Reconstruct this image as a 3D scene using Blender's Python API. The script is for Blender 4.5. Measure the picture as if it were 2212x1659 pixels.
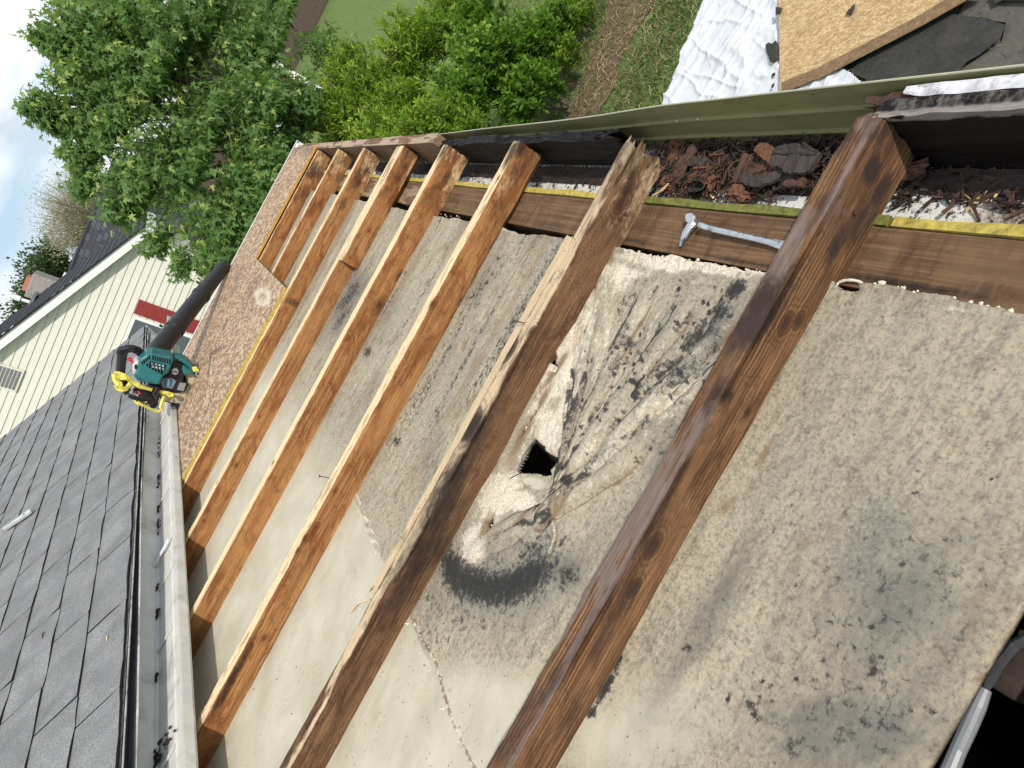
import bpy, bmesh, math, random
import numpy as np
from math import sin, cos, tan, radians, degrees, pi, atan2, hypot
from mathutils import Matrix, Vector
random.seed(7); rng = np.random.default_rng(11)
S = bpy.context.scene
for o in list(bpy.data.objects): bpy.data.objects.remove(o)

SUN_E, SKY_S, EXPO = 3.5, 0.112, 0.02

# ------------------------------------------------------------------ frames
# World: +Y along the eave away from the viewer, +X towards the yard, +Z up.
# Porch frame (A,B,N): A down the rafter slope to the eave, B = world Y, N normal to the porch roof.
SLOPE = radians(4.721)
MW = np.array([[cos(SLOPE),0,sin(SLOPE)],[0,1,0],[-sin(SLOPE),0,cos(SLOPE)]])
RC = np.array([[0.4848970558649126, -0.4441516693916261, -0.7533950755016731], [-0.8737927960479571, -0.2823741201712656, -0.39591792815203075], [-0.036891662855350844, 0.8502906272764245, -0.5250189085905685]])
CAMH = 0.5504; FOC = 1475.0; CX, CY = 1106.0, 829.5
CAMN = np.array([0,0,CAMH]); CAMW = MW @ CAMN
def W(p): return MW @ np.asarray(p, float)
def Wm(v): return np.asarray(v, float) @ MW.T
def ray(P): return RC.T @ np.array([(P[0]-CX)/FOC, (P[1]-CY)/FOC, 1.0])
def on(P, ax, val):                      # a point of a porch-frame plane
    d = ray(P); return CAMN + (val-CAMN[ax])/d[ax]*d
def onw(P, ax, val):                     # a point of a world plane
    d = MW @ ray(P); return CAMW + (val-CAMW[ax])/d[ax]*d
def scr(V):                              # (A,B,N) array -> 2D tracing coordinates
    q = (np.asarray(V, float)-CAMN) @ RC.T
    return CX+FOC*q[:,0]/q[:,2], CY+FOC*q[:,1]/q[:,2]

# ------------------------------------------------------------------ camera
cd = bpy.data.cameras.new('camera'); cam = bpy.data.objects.new('camera', cd); S.collection.objects.link(cam)
cx_ = MW @ RC.T
m3 = Matrix(((cx_[0][0],-cx_[0][1],-cx_[0][2]),(cx_[1][0],-cx_[1][1],-cx_[1][2]),(cx_[2][0],-cx_[2][1],-cx_[2][2])))
cam.matrix_world = Matrix.Translation(Vector(CAMW)) @ m3.to_4x4()
cd.sensor_width = 36; cd.lens = FOC/2212*36; cd.clip_start = 0.02; cd.clip_end = 800
S.camera = cam

# ------------------------------------------------------------------ light
Ltrav = MW @ np.array([-0.28, 1.02, -1.0]); Ltrav /= np.linalg.norm(Ltrav)
tosun = -Ltrav
ELEV = math.asin(tosun[2]); AZ = atan2(tosun[0], tosun[1])
sl = bpy.data.lights.new('sun', 'SUN'); sl.energy = SUN_E; sl.angle = radians(2.2); sl.color = (1.0, .93, .80)
so = bpy.data.objects.new('sun', sl); S.collection.objects.link(so)
so.rotation_euler = Vector(tosun).to_track_quat('Z', 'Y').to_euler(); so.location = (0,-5,8)
S.view_settings.view_transform = 'Standard'; S.view_settings.look = 'None'
S.view_settings.exposure = EXPO; S.view_settings.gamma = 1
try: S.view_settings.use_curve_mapping = False
except Exception: pass

class NT:
    def __init__(s, t): s.t = t; s.n = t.nodes; s.l = t.links
    def __call__(s, typ, ins=None, out=0, **pr):
        nd = s.n.new('ShaderNode'+typ)
        for k, v in pr.items(): setattr(nd, k, v)
        if ins:
            for k, v in ins.items():
                sk = nd.inputs[k]
                if isinstance(v, bpy.types.NodeSocket): s.l.new(v, sk)
                else:
                    if isinstance(v, tuple) and len(v) == 3 and sk.type == 'RGBA': v = (*v, 1)
                    sk.default_value = v
        return nd.outputs[out]
    def mix(s, f, a, b, mode='MIX'):
        nd = s.n.new('ShaderNodeMix'); nd.data_type = 'RGBA'; nd.blend_type = mode
        for i, v in ((0, f), (6, a), (7, b)):
            if isinstance(v, bpy.types.NodeSocket): s.l.new(v, nd.inputs[i])
            else: nd.inputs[i].default_value = v if i == 0 else (*v[:3], 1)
        return nd.outputs[2]
    def math(s, op, a, b=0.0, c=None):
        d = {0: a, 1: b}
        if c is not None: d[2] = c
        return s('Math', d, operation=op)
    def ramp(s, f, lo, hi, a=0.0, b=1.0):
        return s('MapRange', {0: f, 1: lo, 2: hi, 3: a, 4: b}, interpolation_type='SMOOTHSTEP') if 0 else s('MapRange', {0: f, 1: lo, 2: hi, 3: a, 4: b})
    def noise(s, vec, scale, detail=4, rough=.55, dist=0.0, out=0):
        d = {'Scale': scale, 'Detail': detail, 'Roughness': rough, 'Distortion': dist}
        if vec is not None: d['Vector'] = vec
        return s('TexNoise', d, out=out)
    def vmul(s, v, k): return s('VectorMath', {0: v, 1: k}, operation='MULTIPLY')
    def attr(s, name): return s('Attribute', out=2, attribute_name=name)

w = bpy.data.worlds.new('World'); S.world = w; w.use_nodes = True
T_ = NT(w.node_tree); w.node_tree.nodes.clear()
sky = T_('TexSky', sky_type='NISHITA', sun_disc=False, sun_elevation=ELEV, sun_rotation=AZ, air_density=1.0, dust_density=1.5, ozone_density=1.5)
tc = T_('TexCoord', out=0)
# clouds: broken white cumulus over pale blue, the whole sky round
cl_v = T_.vmul(tc, (1, 1, 2.2))
n1 = T_.noise(cl_v, 3.2, 7, .55, .25); n2 = T_.noise(cl_v, 1.3, 3, .5, .1)
cm = T_.ramp(T_.math('ADD', T_.math('MULTIPLY', n1, .7), T_.math('MULTIPLY', n2, .3)), .40, .52)
shade = T_.noise(cl_v, 5.0, 5, .6, .4)
ccol = T_.mix(T_.ramp(shade, .42, .56), (6.9, 7.4, 8.0), (10.4, 10.5, 10.7))
bl = T_.mix(.7, sky, (5.4, 7.2, 8.8))
colr = T_.mix(T_.math('MULTIPLY', cm, .9), bl, ccol)
bg = T_('Background', {'Color': colr, 'Strength': SKY_S})
wo = w.node_tree.nodes.new('ShaderNodeOutputWorld'); w.node_tree.links.new(bg, wo.inputs[0])

# ------------------------------------------------------------------ helpers
def f3(c): return tuple(c[:3])
def newmat(name):
    m = bpy.data.materials.new(name); m.use_nodes = True; t = NT(m.node_tree); m.node_tree.nodes.clear(); return m, t
def finish(m, t, col, rough=.6, metal=0.0, bump=None, bstr=.3, bdist=.002, spec=.4, alpha=None, trans=None, sub=None):
    d = {'Base Color': col, 'Roughness': rough, 'Metallic': metal, 'Specular IOR Level': spec}
    if bump is not None: d['Normal'] = t('Bump', {'Height': bump, 'Strength': bstr, 'Distance': bdist})
    if alpha is not None: d['Alpha'] = alpha
    b = t('BsdfPrincipled', d)
    if trans is not None:
        tr = t('BsdfTranslucent', {'Color': trans}); b = t('MixShader', {0: .35, 1: b, 2: tr})
    o = m.node_tree.nodes.new('ShaderNodeOutputMaterial'); m.node_tree.links.new(b, o.inputs[0]); return m
def plain(name, c, rough=.5, metal=0.0, var=.12, scale=30, bstr=.15, dirt=None, dscale=8, spec=.4):
    m, t = newmat(name); p = t('TexCoord', out=3)
    n = t.noise(p, scale, 5, .6)
    col = t.mix(t.ramp(n, .3, .7), tuple(x*(1-var) for x in c), tuple(min(1, x*(1+var)) for x in c))
    if dirt: col = t.mix(t.ramp(t.noise(p, dscale, 6, .65, .3), .52, .68, 0, .8), col, dirt)
    return finish(m, t, col, t.ramp(n, .2, .8, rough*.85, min(1, rough*1.15)), metal, n, bstr, spec=spec)

ROOTPOS = {}
def link(o, parent=None):
    S.collection.objects.link(o)
    if parent is not None: o.parent = parent
def wloc(o):
    v = Vector((0,0,0))
    while o is not None: v += o.location; o = o.parent
    return v
def mk(name, V, F, mat, parent=None, smooth=False, world=False, uv=None, attrs=None, label=None, kind=None, center=True):
    """one mesh object; V in porch frame unless world=True"""
    V = np.asarray(V, float).reshape(-1, 3)
    if not world: V = Wm(V)
    c = V.mean(0) if center else np.zeros(3)
    if parent is None: c[2] = V[:,2].min()
    me = bpy.data.meshes.new(name); me.from_pydata((V-c).tolist(), [], [list(map(int, f)) for f in F]); 
    if isinstance(mat, (list, tuple)):
        for m in mat: me.materials.append(m)
    else: me.materials.append(mat)
    if smooth: me.polygons.foreach_set('use_smooth', [True]*len(me.polygons))
    if uv is not None:
        L = me.uv_layers.new(name='uv'); idx = np.empty(len(me.loops), int); me.loops.foreach_get('vertex_index', idx)
        L.data.foreach_set('uv', np.asarray(uv, float)[idx].ravel())
    if attrs:
        for k, a in attrs.items():
            at = me.attributes.new(k, 'FLOAT', 'POINT'); at.data.foreach_set('value', np.asarray(a, float))
    me.update()
    o = bpy.data.objects.new(name, me); link(o, parent)
    pl = wloc(parent) if parent is not None else Vector((0,0,0))
    o.location = Vector(c)-pl
    if label: o['label'] = label
    if kind: o['kind'] = kind
    return o
def thing(name, label, cat, loc, group=None, world=False):
    o = bpy.data.objects.new(name, None); o.empty_display_size = .1; link(o)
    o.location = Vector(loc if world else W(loc)); o['label'] = label; o['category'] = cat
    if group: o['group'] = group
    return o
def tag(o, label, cat, group=None):
    o['label'] = label; o['category'] = cat
    if group: o['group'] = group
    return o
def struct(o): o['kind'] = 'structure'; return o
class MB:
    def __init__(s): s.v = []; s.f = []
    def add(s, V, F):
        n = len(s.v); s.v += [tuple(map(float, p)) for p in V]; s.f += [[i+n for i in f] for f in F]; return s
    def box(s, a, b):
        x0,y0,z0 = a; x1,y1,z1 = b
        return s.add([(x0,y0,z0),(x1,y0,z0),(x1,y1,z0),(x0,y1,z0),(x0,y0,z1),(x1,y0,z1),(x1,y1,z1),(x0,y1,z1)],
                     [(0,3,2,1),(4,5,6,7),(0,1,5,4),(1,2,6,5),(2,3,7,6),(3,0,4,7)])
    def prism(s, poly, d):           # poly: list of 3D points, d: extrusion vector
        n = len(poly); d = np.asarray(d, float); P = [np.asarray(p, float) for p in poly]
        return s.add(P+[p+d for p in P], [list(range(n))[::-1], list(range(n, 2*n))]+[(i,(i+1)%n,n+(i+1)%n,n+i) for i in range(n)])
    def tube(s, pts, r, n=10, cap=True, flat=None):
        pts = [np.asarray(p, float) for p in pts]; rr = r if hasattr(r, '__len__') else [r]*len(pts)
        base = len(s.v); up = np.array([0.13,.21,.97]); k = len(pts)
        for i, p in enumerate(pts):
            t = pts[min(i+1,k-1)]-pts[max(i-1,0)]; t = t/(np.linalg.norm(t)+1e-9)
            u = np.cross(t, up); 
            if np.linalg.norm(u) < 1e-3: u = np.cross(t, (1,0,0))
            u /= np.linalg.norm(u); v = np.cross(t, u)
            for j in range(n):
                a = 2*pi*j/n; s.v.append(tuple(p+rr[i]*(cos(a)*u+sin(a)*v*(flat or 1))))
        for i in range(k-1):
            for j in range(n):
                s.f.append([base+i*n+j, base+i*n+(j+1)%n, base+(i+1)*n+(j+1)%n, base+(i+1)*n+j])
        if cap: s.f.append([base+j for j in range(n)][::-1]); s.f.append([base+(k-1)*n+j for j in range(n)])
        return s
    def build(s, name, mat, parent=None, **k): return mk(name, s.v, s.f, mat, parent, **k)
def bevel(o, wdt=.002, seg=2):
    m = o.modifiers.new('bevel', 'BEVEL'); m.width = wdt; m.segments = seg; m.limit_method = 'ANGLE'; m.angle_limit = radians(40); return o

# value noise for the shapes and the stains
_perm = rng.random((64, 64, 64))
def vn(x, y, z=0.0):
    x = np.asarray(x, float); y = np.asarray(y, float)+x*0; z = np.asarray(z, float)+x*0
    xi = np.floor(x).astype(int); yi = np.floor(y).astype(int); zi = np.floor(z).astype(int)
    fx, fy, fz = x-xi, y-yi, z-zi; fx = fx*fx*(3-2*fx); fy = fy*fy*(3-2*fy); fz = fz*fz*(3-2*fz)
    g = lambda a, b, c: _perm[(xi+a)&63, (yi+b)&63, (zi+c)&63]
    L = lambda a, b, t: a+(b-a)*t
    return L(L(L(g(0,0,0),g(1,0,0),fx), L(g(0,1,0),g(1,1,0),fx), fy), L(L(g(0,0,1),g(1,0,1),fx), L(g(0,1,1),g(1,1,1),fx), fy), fz)
def fbm(x, y, z=0.0, o=4):
    r = 0; a = .5; t = 0
    for i in range(o): r = r+a*vn(np.asarray(x)*2**i+i*7.3, np.asarray(y)*2**i+i*3.1, z+i*5.7); t += a; a *= .5
    return r/t
def smooth(x, a, b):
    t = np.clip((np.asarray(x, float)-a)/(b-a), 0, 1); return t*t*(3-2*t)
def seg_dist(px, py, a, b):
    ax, ay = a; bx, by = b; dx, dy = bx-ax, by-ay
    t = np.clip(((px-ax)*dx+(py-ay)*dy)/(dx*dx+dy*dy), 0, 1); return np.hypot(px-ax-t*dx, py-ay-t*dy), t
def inpoly(px, py, poly):
    r = np.zeros(px.shape, bool); n = len(poly)
    for i in range(n):
        x1, y1 = poly[i]; x2, y2 = poly[(i+1)%n]
        c = ((y1 > py) != (y2 > py)) & (px < (x2-x1)*(py-y1)/((y2-y1)+1e-12)+x1); r ^= c
    return r
def gridfaces(nu, nv, closed=False):
    F = []
    for i in range(nu-1):
        for j in range(nv if closed else nv-1): F.append((i*nv+j, i*nv+(j+1)%nv, (i+1)*nv+(j+1)%nv, (i+1)*nv+j))
    return F

# ------------------------------------------------------------------ materials
def wood(name, light, mid, dark, pale=(.80,.62,.38), stain=(.035,.02,.014), fine=260, blot=.55, gc=.6, rough=.78, lines=0.0, specks=.25, red=(.20,.062,.022)):
    m, t = newmat(name); uv = t('UVMap', out=0, uv_map='uv'); g = t.attr('g'); st = t.attr('st'); pl = t.attr('pl'); kd = t.attr('kd'); obj = t('TexCoord', out=3); oi = t('ObjectInfo', out=5)
    po = t('VectorMath', {0: obj, 1: t('CombineXYZ', {0: t.math('MULTIPLY', oi, 9.0), 1: t.math('MULTIPLY', oi, 3.0)})}, operation='ADD')
    u = t('SeparateXYZ', {0: uv})
    s1 = t.noise(t('CombineXYZ', {0: t.math('MULTIPLY', u, 5.0), 1: t.math('MULTIPLY', g, fine)}), 1.0, 3, .55)
    s2 = t.noise(t('CombineXYZ', {0: t.math('MULTIPLY', u, 30.0), 1: t.math('MULTIPLY', g, fine*3)}), 1.0, 2, .5)
    s3 = t.noise(t('CombineXYZ', {0: t.math('MULTIPLY', u, 2.0), 1: t.math('MULTIPLY', g, fine*.3)}), 1.0, 3, .5, .3)
    streak = t.math('ADD', t.math('MULTIPLY', s1, .65), t.math('MULTIPLY', s2, .35))
    col = t.mix(t.ramp(streak, .40, .60), mid, light)
    col = t.mix(t.ramp(s3, .45, .6, 0, .45), col, dark)
    if lines:
        wv = t.math('SINE', t.math('MULTIPLY', g, 2*pi/.0052)); wv = t.ramp(wv, -.1, 1.0); ln = t.ramp(t.noise(t.vmul(po, (4, 20, 20)), 1.0, 2), .35, .6)
        col = t.mix(t.math('MULTIPLY', t.math('MULTIPLY', wv, ln), lines), col, dark)
    fig = t.noise(t.vmul(po, (8, 26, 26)), 1.0, 5, .62, 1.4)
    col = t.mix(t.ramp(fig, .50, .58, 0, blot*.62), col, red); col = t.mix(t.ramp(fig, .60, .70, 0, blot*.75), col, dark)
    ed = t.math('ABSOLUTE', t.math('SUBTRACT', t.noise(t.vmul(po, (11, 30, 30)), 1.0, 3, .5, 1.8), .5)); col = t.mix(t.ramp(ed, .022, .004, 0, .5*blot), col, dark)
    b2 = t.noise(t.vmul(po, (4, 9, 9)), 1.3, 3, .5, .8); col = t.mix(t.ramp(b2, .5, .62, 0, .4), col, light)
    n3 = t.noise(t.vmul(obj, (60, 120, 120)), 1.0, 4, .65)
    plm = t.ramp(t.math('ADD', pl, t.math('MULTIPLY', t.math('SUBTRACT', n3, .5), .55)), .38, .62)
    pc = t.mix(t.ramp(streak, .40, .58), tuple(x*.74 for x in pale), pale)
    col = t.mix(plm, col, pc)
    rg = t.math('SINE', t.math('MULTIPLY', t.math('ADD', kd, t.math('MULTIPLY', n3, .25)), 13.0)); rm = t.ramp(kd, 2.3, .8); col = t.mix(t.math('MULTIPLY', t.ramp(rg, -.2, .9, 0, .6), rm), col, dark)
    col = t.mix(t.ramp(kd, 1.15, .7, 0, .8), col, tuple(x*.8 for x in red)); col = t.mix(t.ramp(kd, .55, .15, 0, .85), col, stain)
    n4 = t.noise(t.vmul(obj, (45, 110, 110)), 1.0, 6, .7, .4)
    stm = t.ramp(t.math('ADD', st, t.math('MULTIPLY', t.math('SUBTRACT', n4, .5), .9)), .34, .8, 0, .93)
    col = t.mix(stm, col, stain)
    vs = t('TexVoronoi', {'Vector': t.vmul(obj, (1, 1.6, 1.6)), 'Scale': 150.0}, out=0); vm = t.ramp(t.noise(obj, 16, 3), .45, .58)
    col = t.mix(t.math('MULTIPLY', t.math('MULTIPLY', t.ramp(vs, .26, .14), vm), specks), col, stain)
    return finish(m, t, col, t.ramp(s1, .3, .7, rough-.08, rough+.15), 0, t.math('ADD', streak, t.math('MULTIPLY', s3, .6)), .55, .002, spec=.14)
M = {}
M['rafter'] = wood('rafter_wood', (.41,.21,.085), (.265,.118,.042), (.082,.034,.015), blot=1.0, specks=.5)
M['rafter_old'] = wood('rafter_wood_aged', (.23,.130,.068), (.115,.060,.031), (.034,.020,.014), pale=(.60,.46,.30), lines=.5, blot=.9, stain=(.03,.021,.018), specks=.85, red=(.10,.045,.024))
M['rafter_near'] = wood('rafter_wood_near', (.275,.150,.073), (.145,.074,.036), (.038,.021,.013), pale=(.20,.145,.125), stain=(.04,.026,.024), lines=.8, blot=.8, specks=.45, red=(.075,.037,.021))
M['rim_new'] = wood('rim_wood', (.26,.18,.12), (.15,.10,.066), (.05,.036,.027), pale=(.42,.32,.24), blot=.8)
M['rim_rot'] = wood('rim_wood_rotten', (.013,.011,.0105), (.008,.007,.007), (.004,.003,.003), pale=(.26,.23,.21), stain=(.006,.006,.007), rough=.5, red=(.014,.010,.009))
M['plate'] = wood('plate_wood', (.20,.12,.068), (.115,.065,.037), (.045,.026,.017), pale=(.36,.27,.18), stain=(.025,.018,.015), blot=.6, red=(.075,.042,.026), specks=.2)

def osb(name, a, b, c, dark, edge=False):
    m, t = newmat(name); p = t('TexCoord', out=3)
    cols = []; hs = []
    for i, (ang, sc) in enumerate(((.3, 46), (1.25, 40), (-.7, 52))):
        r = t('VectorRotate', {'Vector': p, 'Angle': ang}, rotation_type='Z_AXIS')
        d = t.noise(p, 14, 2, .5, out=1)
        v = t.vmul(t('VectorMath', {0: r, 1: t.vmul(d, (.02, .02, .02))}, operation='ADD'), (sc, sc*3.2, 8))
        cols.append(t('TexVoronoi', {'Vector': v, 'Scale': 1.0}, out=1)); hs.append(t('TexVoronoi', {'Vector': v, 'Scale': 1.0}, out=0))
    s = t('SeparateXYZ', {0: cols[0]}); s1 = t('SeparateXYZ', {0: cols[1]}, out=1); s2 = t('SeparateXYZ', {0: cols[2]}, out=2)
    col = t.mix(s, a, b); col = t.mix(t.ramp(s1, .45, .55, 0, .8), col, c); col = t.mix(t.ramp(s2, .72, .8, 0, .75), col, t.mix(s, b, a))
    fn = t.noise(t.vmul(p, (90, 240, 60)), 1.0, 4, .6); col = t.mix(t.ramp(fn, .4, .7, 0, .45), col, dark)
    st = t.attr('st'); big = t.noise(p, 9, 5, .65, .4)
    col = t.mix(t.ramp(t.math('ADD', st, t.math('MULTIPLY', t.math('SUBTRACT', big, .5), .9)), .25, .9, 0, .85), col, dark)
    pl = t.attr('pl'); col = t.mix(t.ramp(t.math('ADD', pl, t.math('MULTIPLY', t.math('SUBTRACT', fn, .5), .8)), .35, .7), col, (.62,.56,.46))
    h = t.math('ADD', s1, t.math('MULTIPLY', s, .5))
    return finish(m, t, col, .7, 0, h, .35, .0012, spec=.25)
M['osb'] = osb('osb_board', (.40,.255,.155), (.22,.13,.078), (.66,.50,.35), (.085,.068,.06))
M['osb_wet'] = osb('osb_board_yellow', (.56,.385,.19), (.36,.215,.095), (.70,.53,.31), (.16,.095,.05))
M['yellow'] = plain('yellow_edge_paint', (.42,.33,.07), .8, var=.35, scale=140, dirt=(.13,.105,.04), dscale=70)
M['yellow_dirty'] = plain('mossy_yellow_edge', (.15,.15,.03), .8, var=.4, scale=160, dirt=(.045,.04,.025), dscale=42)
M['orange_edge'] = plain('orange_board_edge', (.52,.27,.06), .7, var=.2, scale=70)

# paper faced gypsum board
m, t = newmat('gypsum_paper'); p = t('TexCoord', out=3)
mo, wh, br, gr, sh = (t.attr(k) for k in ('mo', 'wh', 'br', 'gr', 'fib'))  # mould, gypsum and brown masks also carry painted fold shading
ps = t.vmul(p, (1, 2.0, 1))
nA = t.noise(p, 9, 5, .6, .3); nB = t.noise(p, 120, 5, .7, .2); nC = t.noise(ps, 38, 6, .68, .5); nD = t.noise(p, 420, 3, .6); nE = t.noise(ps, 14, 4, .6, .8); pz = t.vmul(p, (.42, 2.4, 1)); nS = t.noise(pz, 26, 5, .65, .9); nL = t.noise(p, 4.5, 4, .6, .5)
base = t.mix(t.ramp(nA, .35, .65), (.425,.385,.295), (.52,.48,.39))
g2 = t.mix(t.ramp(nC, .33, .67), (.215,.182,.138), (.42,.365,.28))
g2 = t.mix(t.ramp(nS, .40, .60, 0, .72), g2, (.47,.40,.285)); g2 = t.mix(t.ramp(nL, .52, .68, 0, .55), g2, (.20,.195,.175)); g2 = t.mix(t.ramp(nL, .44, .32, 0, .4), g2, (.44,.40,.31))
g2 = t.mix(t.ramp(nB, .49, .63, 0, .5), g2, (.105,.09,.074)); nF = t.noise(p, 260, 4, .75); g2 = t.mix(t.ramp(nF, .52, .62, 0, .5), g2, (.12,.115,.10)); g2 = t.mix(t.ramp(nF, .46, .38, 0, .5), g2, (.47,.43,.34))
g2 = t.mix(t.ramp(nS, .60, .70, 0, .45), g2, (.13,.135,.13))
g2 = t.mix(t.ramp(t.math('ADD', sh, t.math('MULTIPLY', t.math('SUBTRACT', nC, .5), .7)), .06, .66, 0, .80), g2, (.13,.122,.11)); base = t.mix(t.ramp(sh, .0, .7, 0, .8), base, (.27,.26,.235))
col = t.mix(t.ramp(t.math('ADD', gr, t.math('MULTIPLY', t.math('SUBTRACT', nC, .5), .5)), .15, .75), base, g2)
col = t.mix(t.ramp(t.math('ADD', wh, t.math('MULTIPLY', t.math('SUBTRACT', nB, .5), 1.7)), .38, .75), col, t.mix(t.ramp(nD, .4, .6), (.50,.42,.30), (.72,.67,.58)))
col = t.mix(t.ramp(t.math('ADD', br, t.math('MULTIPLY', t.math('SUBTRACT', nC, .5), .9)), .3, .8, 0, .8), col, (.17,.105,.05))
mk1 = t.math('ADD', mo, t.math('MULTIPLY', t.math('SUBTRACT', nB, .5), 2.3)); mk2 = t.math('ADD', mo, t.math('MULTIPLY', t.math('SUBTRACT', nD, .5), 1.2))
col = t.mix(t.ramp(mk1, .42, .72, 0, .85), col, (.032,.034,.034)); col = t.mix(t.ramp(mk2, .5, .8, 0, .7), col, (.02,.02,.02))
spk = t('TexVoronoi', {'Vector': p, 'Scale': 95.0, 'Randomness': 1.0}, out=0); spn = t.noise(p, 30, 2, .5)
col = t.mix(t.math('MULTIPLY', t.ramp(spk, .16, .09), t.ramp(spn, .42, .58, 0, .8)), col, (.13,.10,.075))
hb = t.math('ADD', t.math('MULTIPLY', nC, .8), t.math('MULTIPLY', nB, t.math('ADD', .25, t.math('MULTIPLY', wh, 2.0))))
M['gypsum'] = finish(m, t, col, .85, 0, hb, .35, .0022, spec=.2)
M['crumb'] = plain('gypsum_crumbs', (.72,.66,.56), .9, var=.15, scale=200, bstr=.6, dirt=(.25,.19,.12), dscale=60)

# asphalt shingles with mineral granules
def shingle_mat(name, a, b, k=1.0, contrast=.5):
    m, t = newmat(name); p = t('TexCoord', out=3); oi = t('ObjectInfo', out=5)
    po = t('VectorMath', {0: p, 1: t('CombineXYZ', {0: t.math('MULTIPLY', oi, 37.0), 1: t.math('MULTIPLY', oi, 11.0)})}, operation='ADD')
    g = t.noise(po, 330*k, 2, .8); l = t.noise(po, 7*k, 4, .6, .4)
    col = t.mix(t.ramp(g, .36, .64), a, b); col = t.mix(t.ramp(l, .35, .65, 0, contrast), col, tuple(x*.62 for x in a))
    col = t.mix(t.ramp(g, .66, .72, 0, .7), col, (.42,.43,.44)); col = t.mix(t.math('MULTIPLY', oi, .25), col, a)
    return finish(m, t, col, .92, 0, g, .5, .0012, spec=.15)
M['shingle'] = shingle_mat('grey_shingle', (.150,.152,.158), (.375,.378,.386))
M['shingle_edge'] = plain('shingle_edge', (.02,.018,.02), .9)
M['shingle_far'] = shingle_mat('dark_slate_shingle', (.030,.032,.040), (.072,.075,.09), .2, .3)
M['alum'] = plain('gutter_aluminium', (.62,.61,.58), .5, .0, .10, 14, .1, dirt=(.36,.34,.31), dscale=10)
M['lip'] = plain('apron_metal', (.50,.52,.50), .5, .0, .2, 40, .2, dirt=(.06,.06,.06), dscale=60)
M['apron'] = plain('black_apron', (.035,.037,.042), .75, .0, .35, 120, .4)
M['debris_dark'] = plain('wet_leaf_litter', (.022,.016,.012), .7, .0, .4, 60, .5)
# olive painted aluminium
m, t = newmat('olive_aluminium'); p = t('TexCoord', out=3); a = t.noise(t.vmul(p, (60, 3, 60)), 1.0, 4, .6); b = t.noise(p, 12, 6, .65, .3)
col = t.mix(t.ramp(a, .3, .7), (.20,.195,.085), (.245,.235,.105)); col = t.mix(t.ramp(b, .5, .7, 0, .55), col, (.135,.125,.06)); col = t.mix(t.ramp(t.noise(p, 150, 2), .7, .74, 0, .8), col, (.04,.03,.02))
M['olive'] = finish(m, t, col, .42, 0, a, .08, .001)
M['olive_hi'] = plain('olive_edge', (.40,.40,.28), .4)
m, t = newmat('soffit_white'); p = t('TexCoord', out=3); a = t.noise(p, 130, 6, .75, .3); b = t.noise(p, 9, 4, .6); st = t.attr('st')
col = t.mix(t.ramp(a, .35, .65), (.62,.60,.58), (.80,.79,.78)); bn = t.attr('bn'); col = t.mix(t.ramp(t.math('ADD', bn, t.math('MULTIPLY', t.math('SUBTRACT', a, .5), 1.6)), .35, .75, 0, .9), col, (.15,.10,.055)); col = t.mix(t.ramp(t.math('ADD', a, t.math('MULTIPLY', st, .30)), .60, .66), col, (.025,.022,.02)); col = t.mix(t.ramp(t.math('ADD', b, t.math('MULTIPLY', st, .5)), .72, .92, 0, .85), col, (.13,.085,.045))
M['soffit'] = finish(m, t, col, .6, 0, a, .3, .001)
M['black'] = plain('room_shade_black', (.004,.004,.004), 1.0, spec=0.0)  # unlit room surfaces: the darkness is put into the colour
M['slot'] = plain('slot_black', (.01,.008,.008), .9)
M['white_metal'] = plain('white_metal', (.72,.73,.74), .35, var=.05)
M['siding'] = plain('cream_vinyl', (.67,.665,.60), .5, var=.04, scale=6, bstr=.05)
M['white_trim'] = plain('white_trim', (.80,.82,.83), .45, var=.03, scale=8)
M['red'] = plain('brick_red_shutter', (.25,.035,.035), .5, var=.15, scale=20)
m, t = newmat('window_glass'); M['glass'] = finish(m, t, (.10,.12,.13), .12, 0, spec=.6)
M['louver'] = plain('vent_grey', (.17,.175,.18), .6)
M['brick'] = plain('chimney_render', (.30,.28,.27), .9, var=.25, scale=30, dirt=(.17,.15,.14), dscale=12)
M['clay'] = plain('clay_flue', (.42,.17,.11), .8, var=.15)
M['fence'] = plain('weathered_fence', (.105,.075,.062), .85, var=.35, scale=5, bstr=.3)
M['fence_warm'] = plain('fence_cedar', (.22,.135,.095), .85, var=.3, scale=5)
M['pvc'] = plain('grey_plastic', (.20,.21,.23), .4, var=.15, scale=25, dirt=(.1,.1,.1), dscale=18)
M['fleshwall'] = plain('house_wall', (.45,.42,.34), .8)
M['steel'] = plain('worn_steel', (.62,.63,.64), .28, .9, .25, 60, .25, dirt=(.06,.055,.05), dscale=70)
M['steel_dark'] = plain('blackened_steel', (.10,.095,.09), .4, .8, .4, 80, .3)
M['nail'] = plain('rusty_nail', (.11,.06,.04), .6, .5)
# blower
M['teal'] = plain('teal_plastic', (.022,.15,.165), .38, var=.12, scale=30, dirt=(.02,.07,.075), dscale=25)
M['bblack'] = plain('black_plastic', (.014,.014,.016), .35, var=.25, scale=30)
M['bbeige'] = plain('dirty_beige_plastic', (.47,.41,.27), .5, var=.15, scale=25, dirt=(.15,.115,.07), dscale=22)
M['bwhite'] = plain('bare_aluminium_cap', (.55,.57,.58), .35, .3, .1)
M['ytape'] = plain('yellow_tape', (.72,.66,.12), .45, var=.12, scale=60, bstr=.5, dirt=(.15,.14,.04), dscale=50)
M['bblue'] = plain('blue_label', (.03,.16,.30), .4); M['bgrey'] = plain('grey_label', (.22,.22,.22), .5); M['bred'] = plain('red_trigger', (.60,.03,.06), .4)
M['silver'] = plain('silver_label', (.6,.62,.62), .35, .4)
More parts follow.
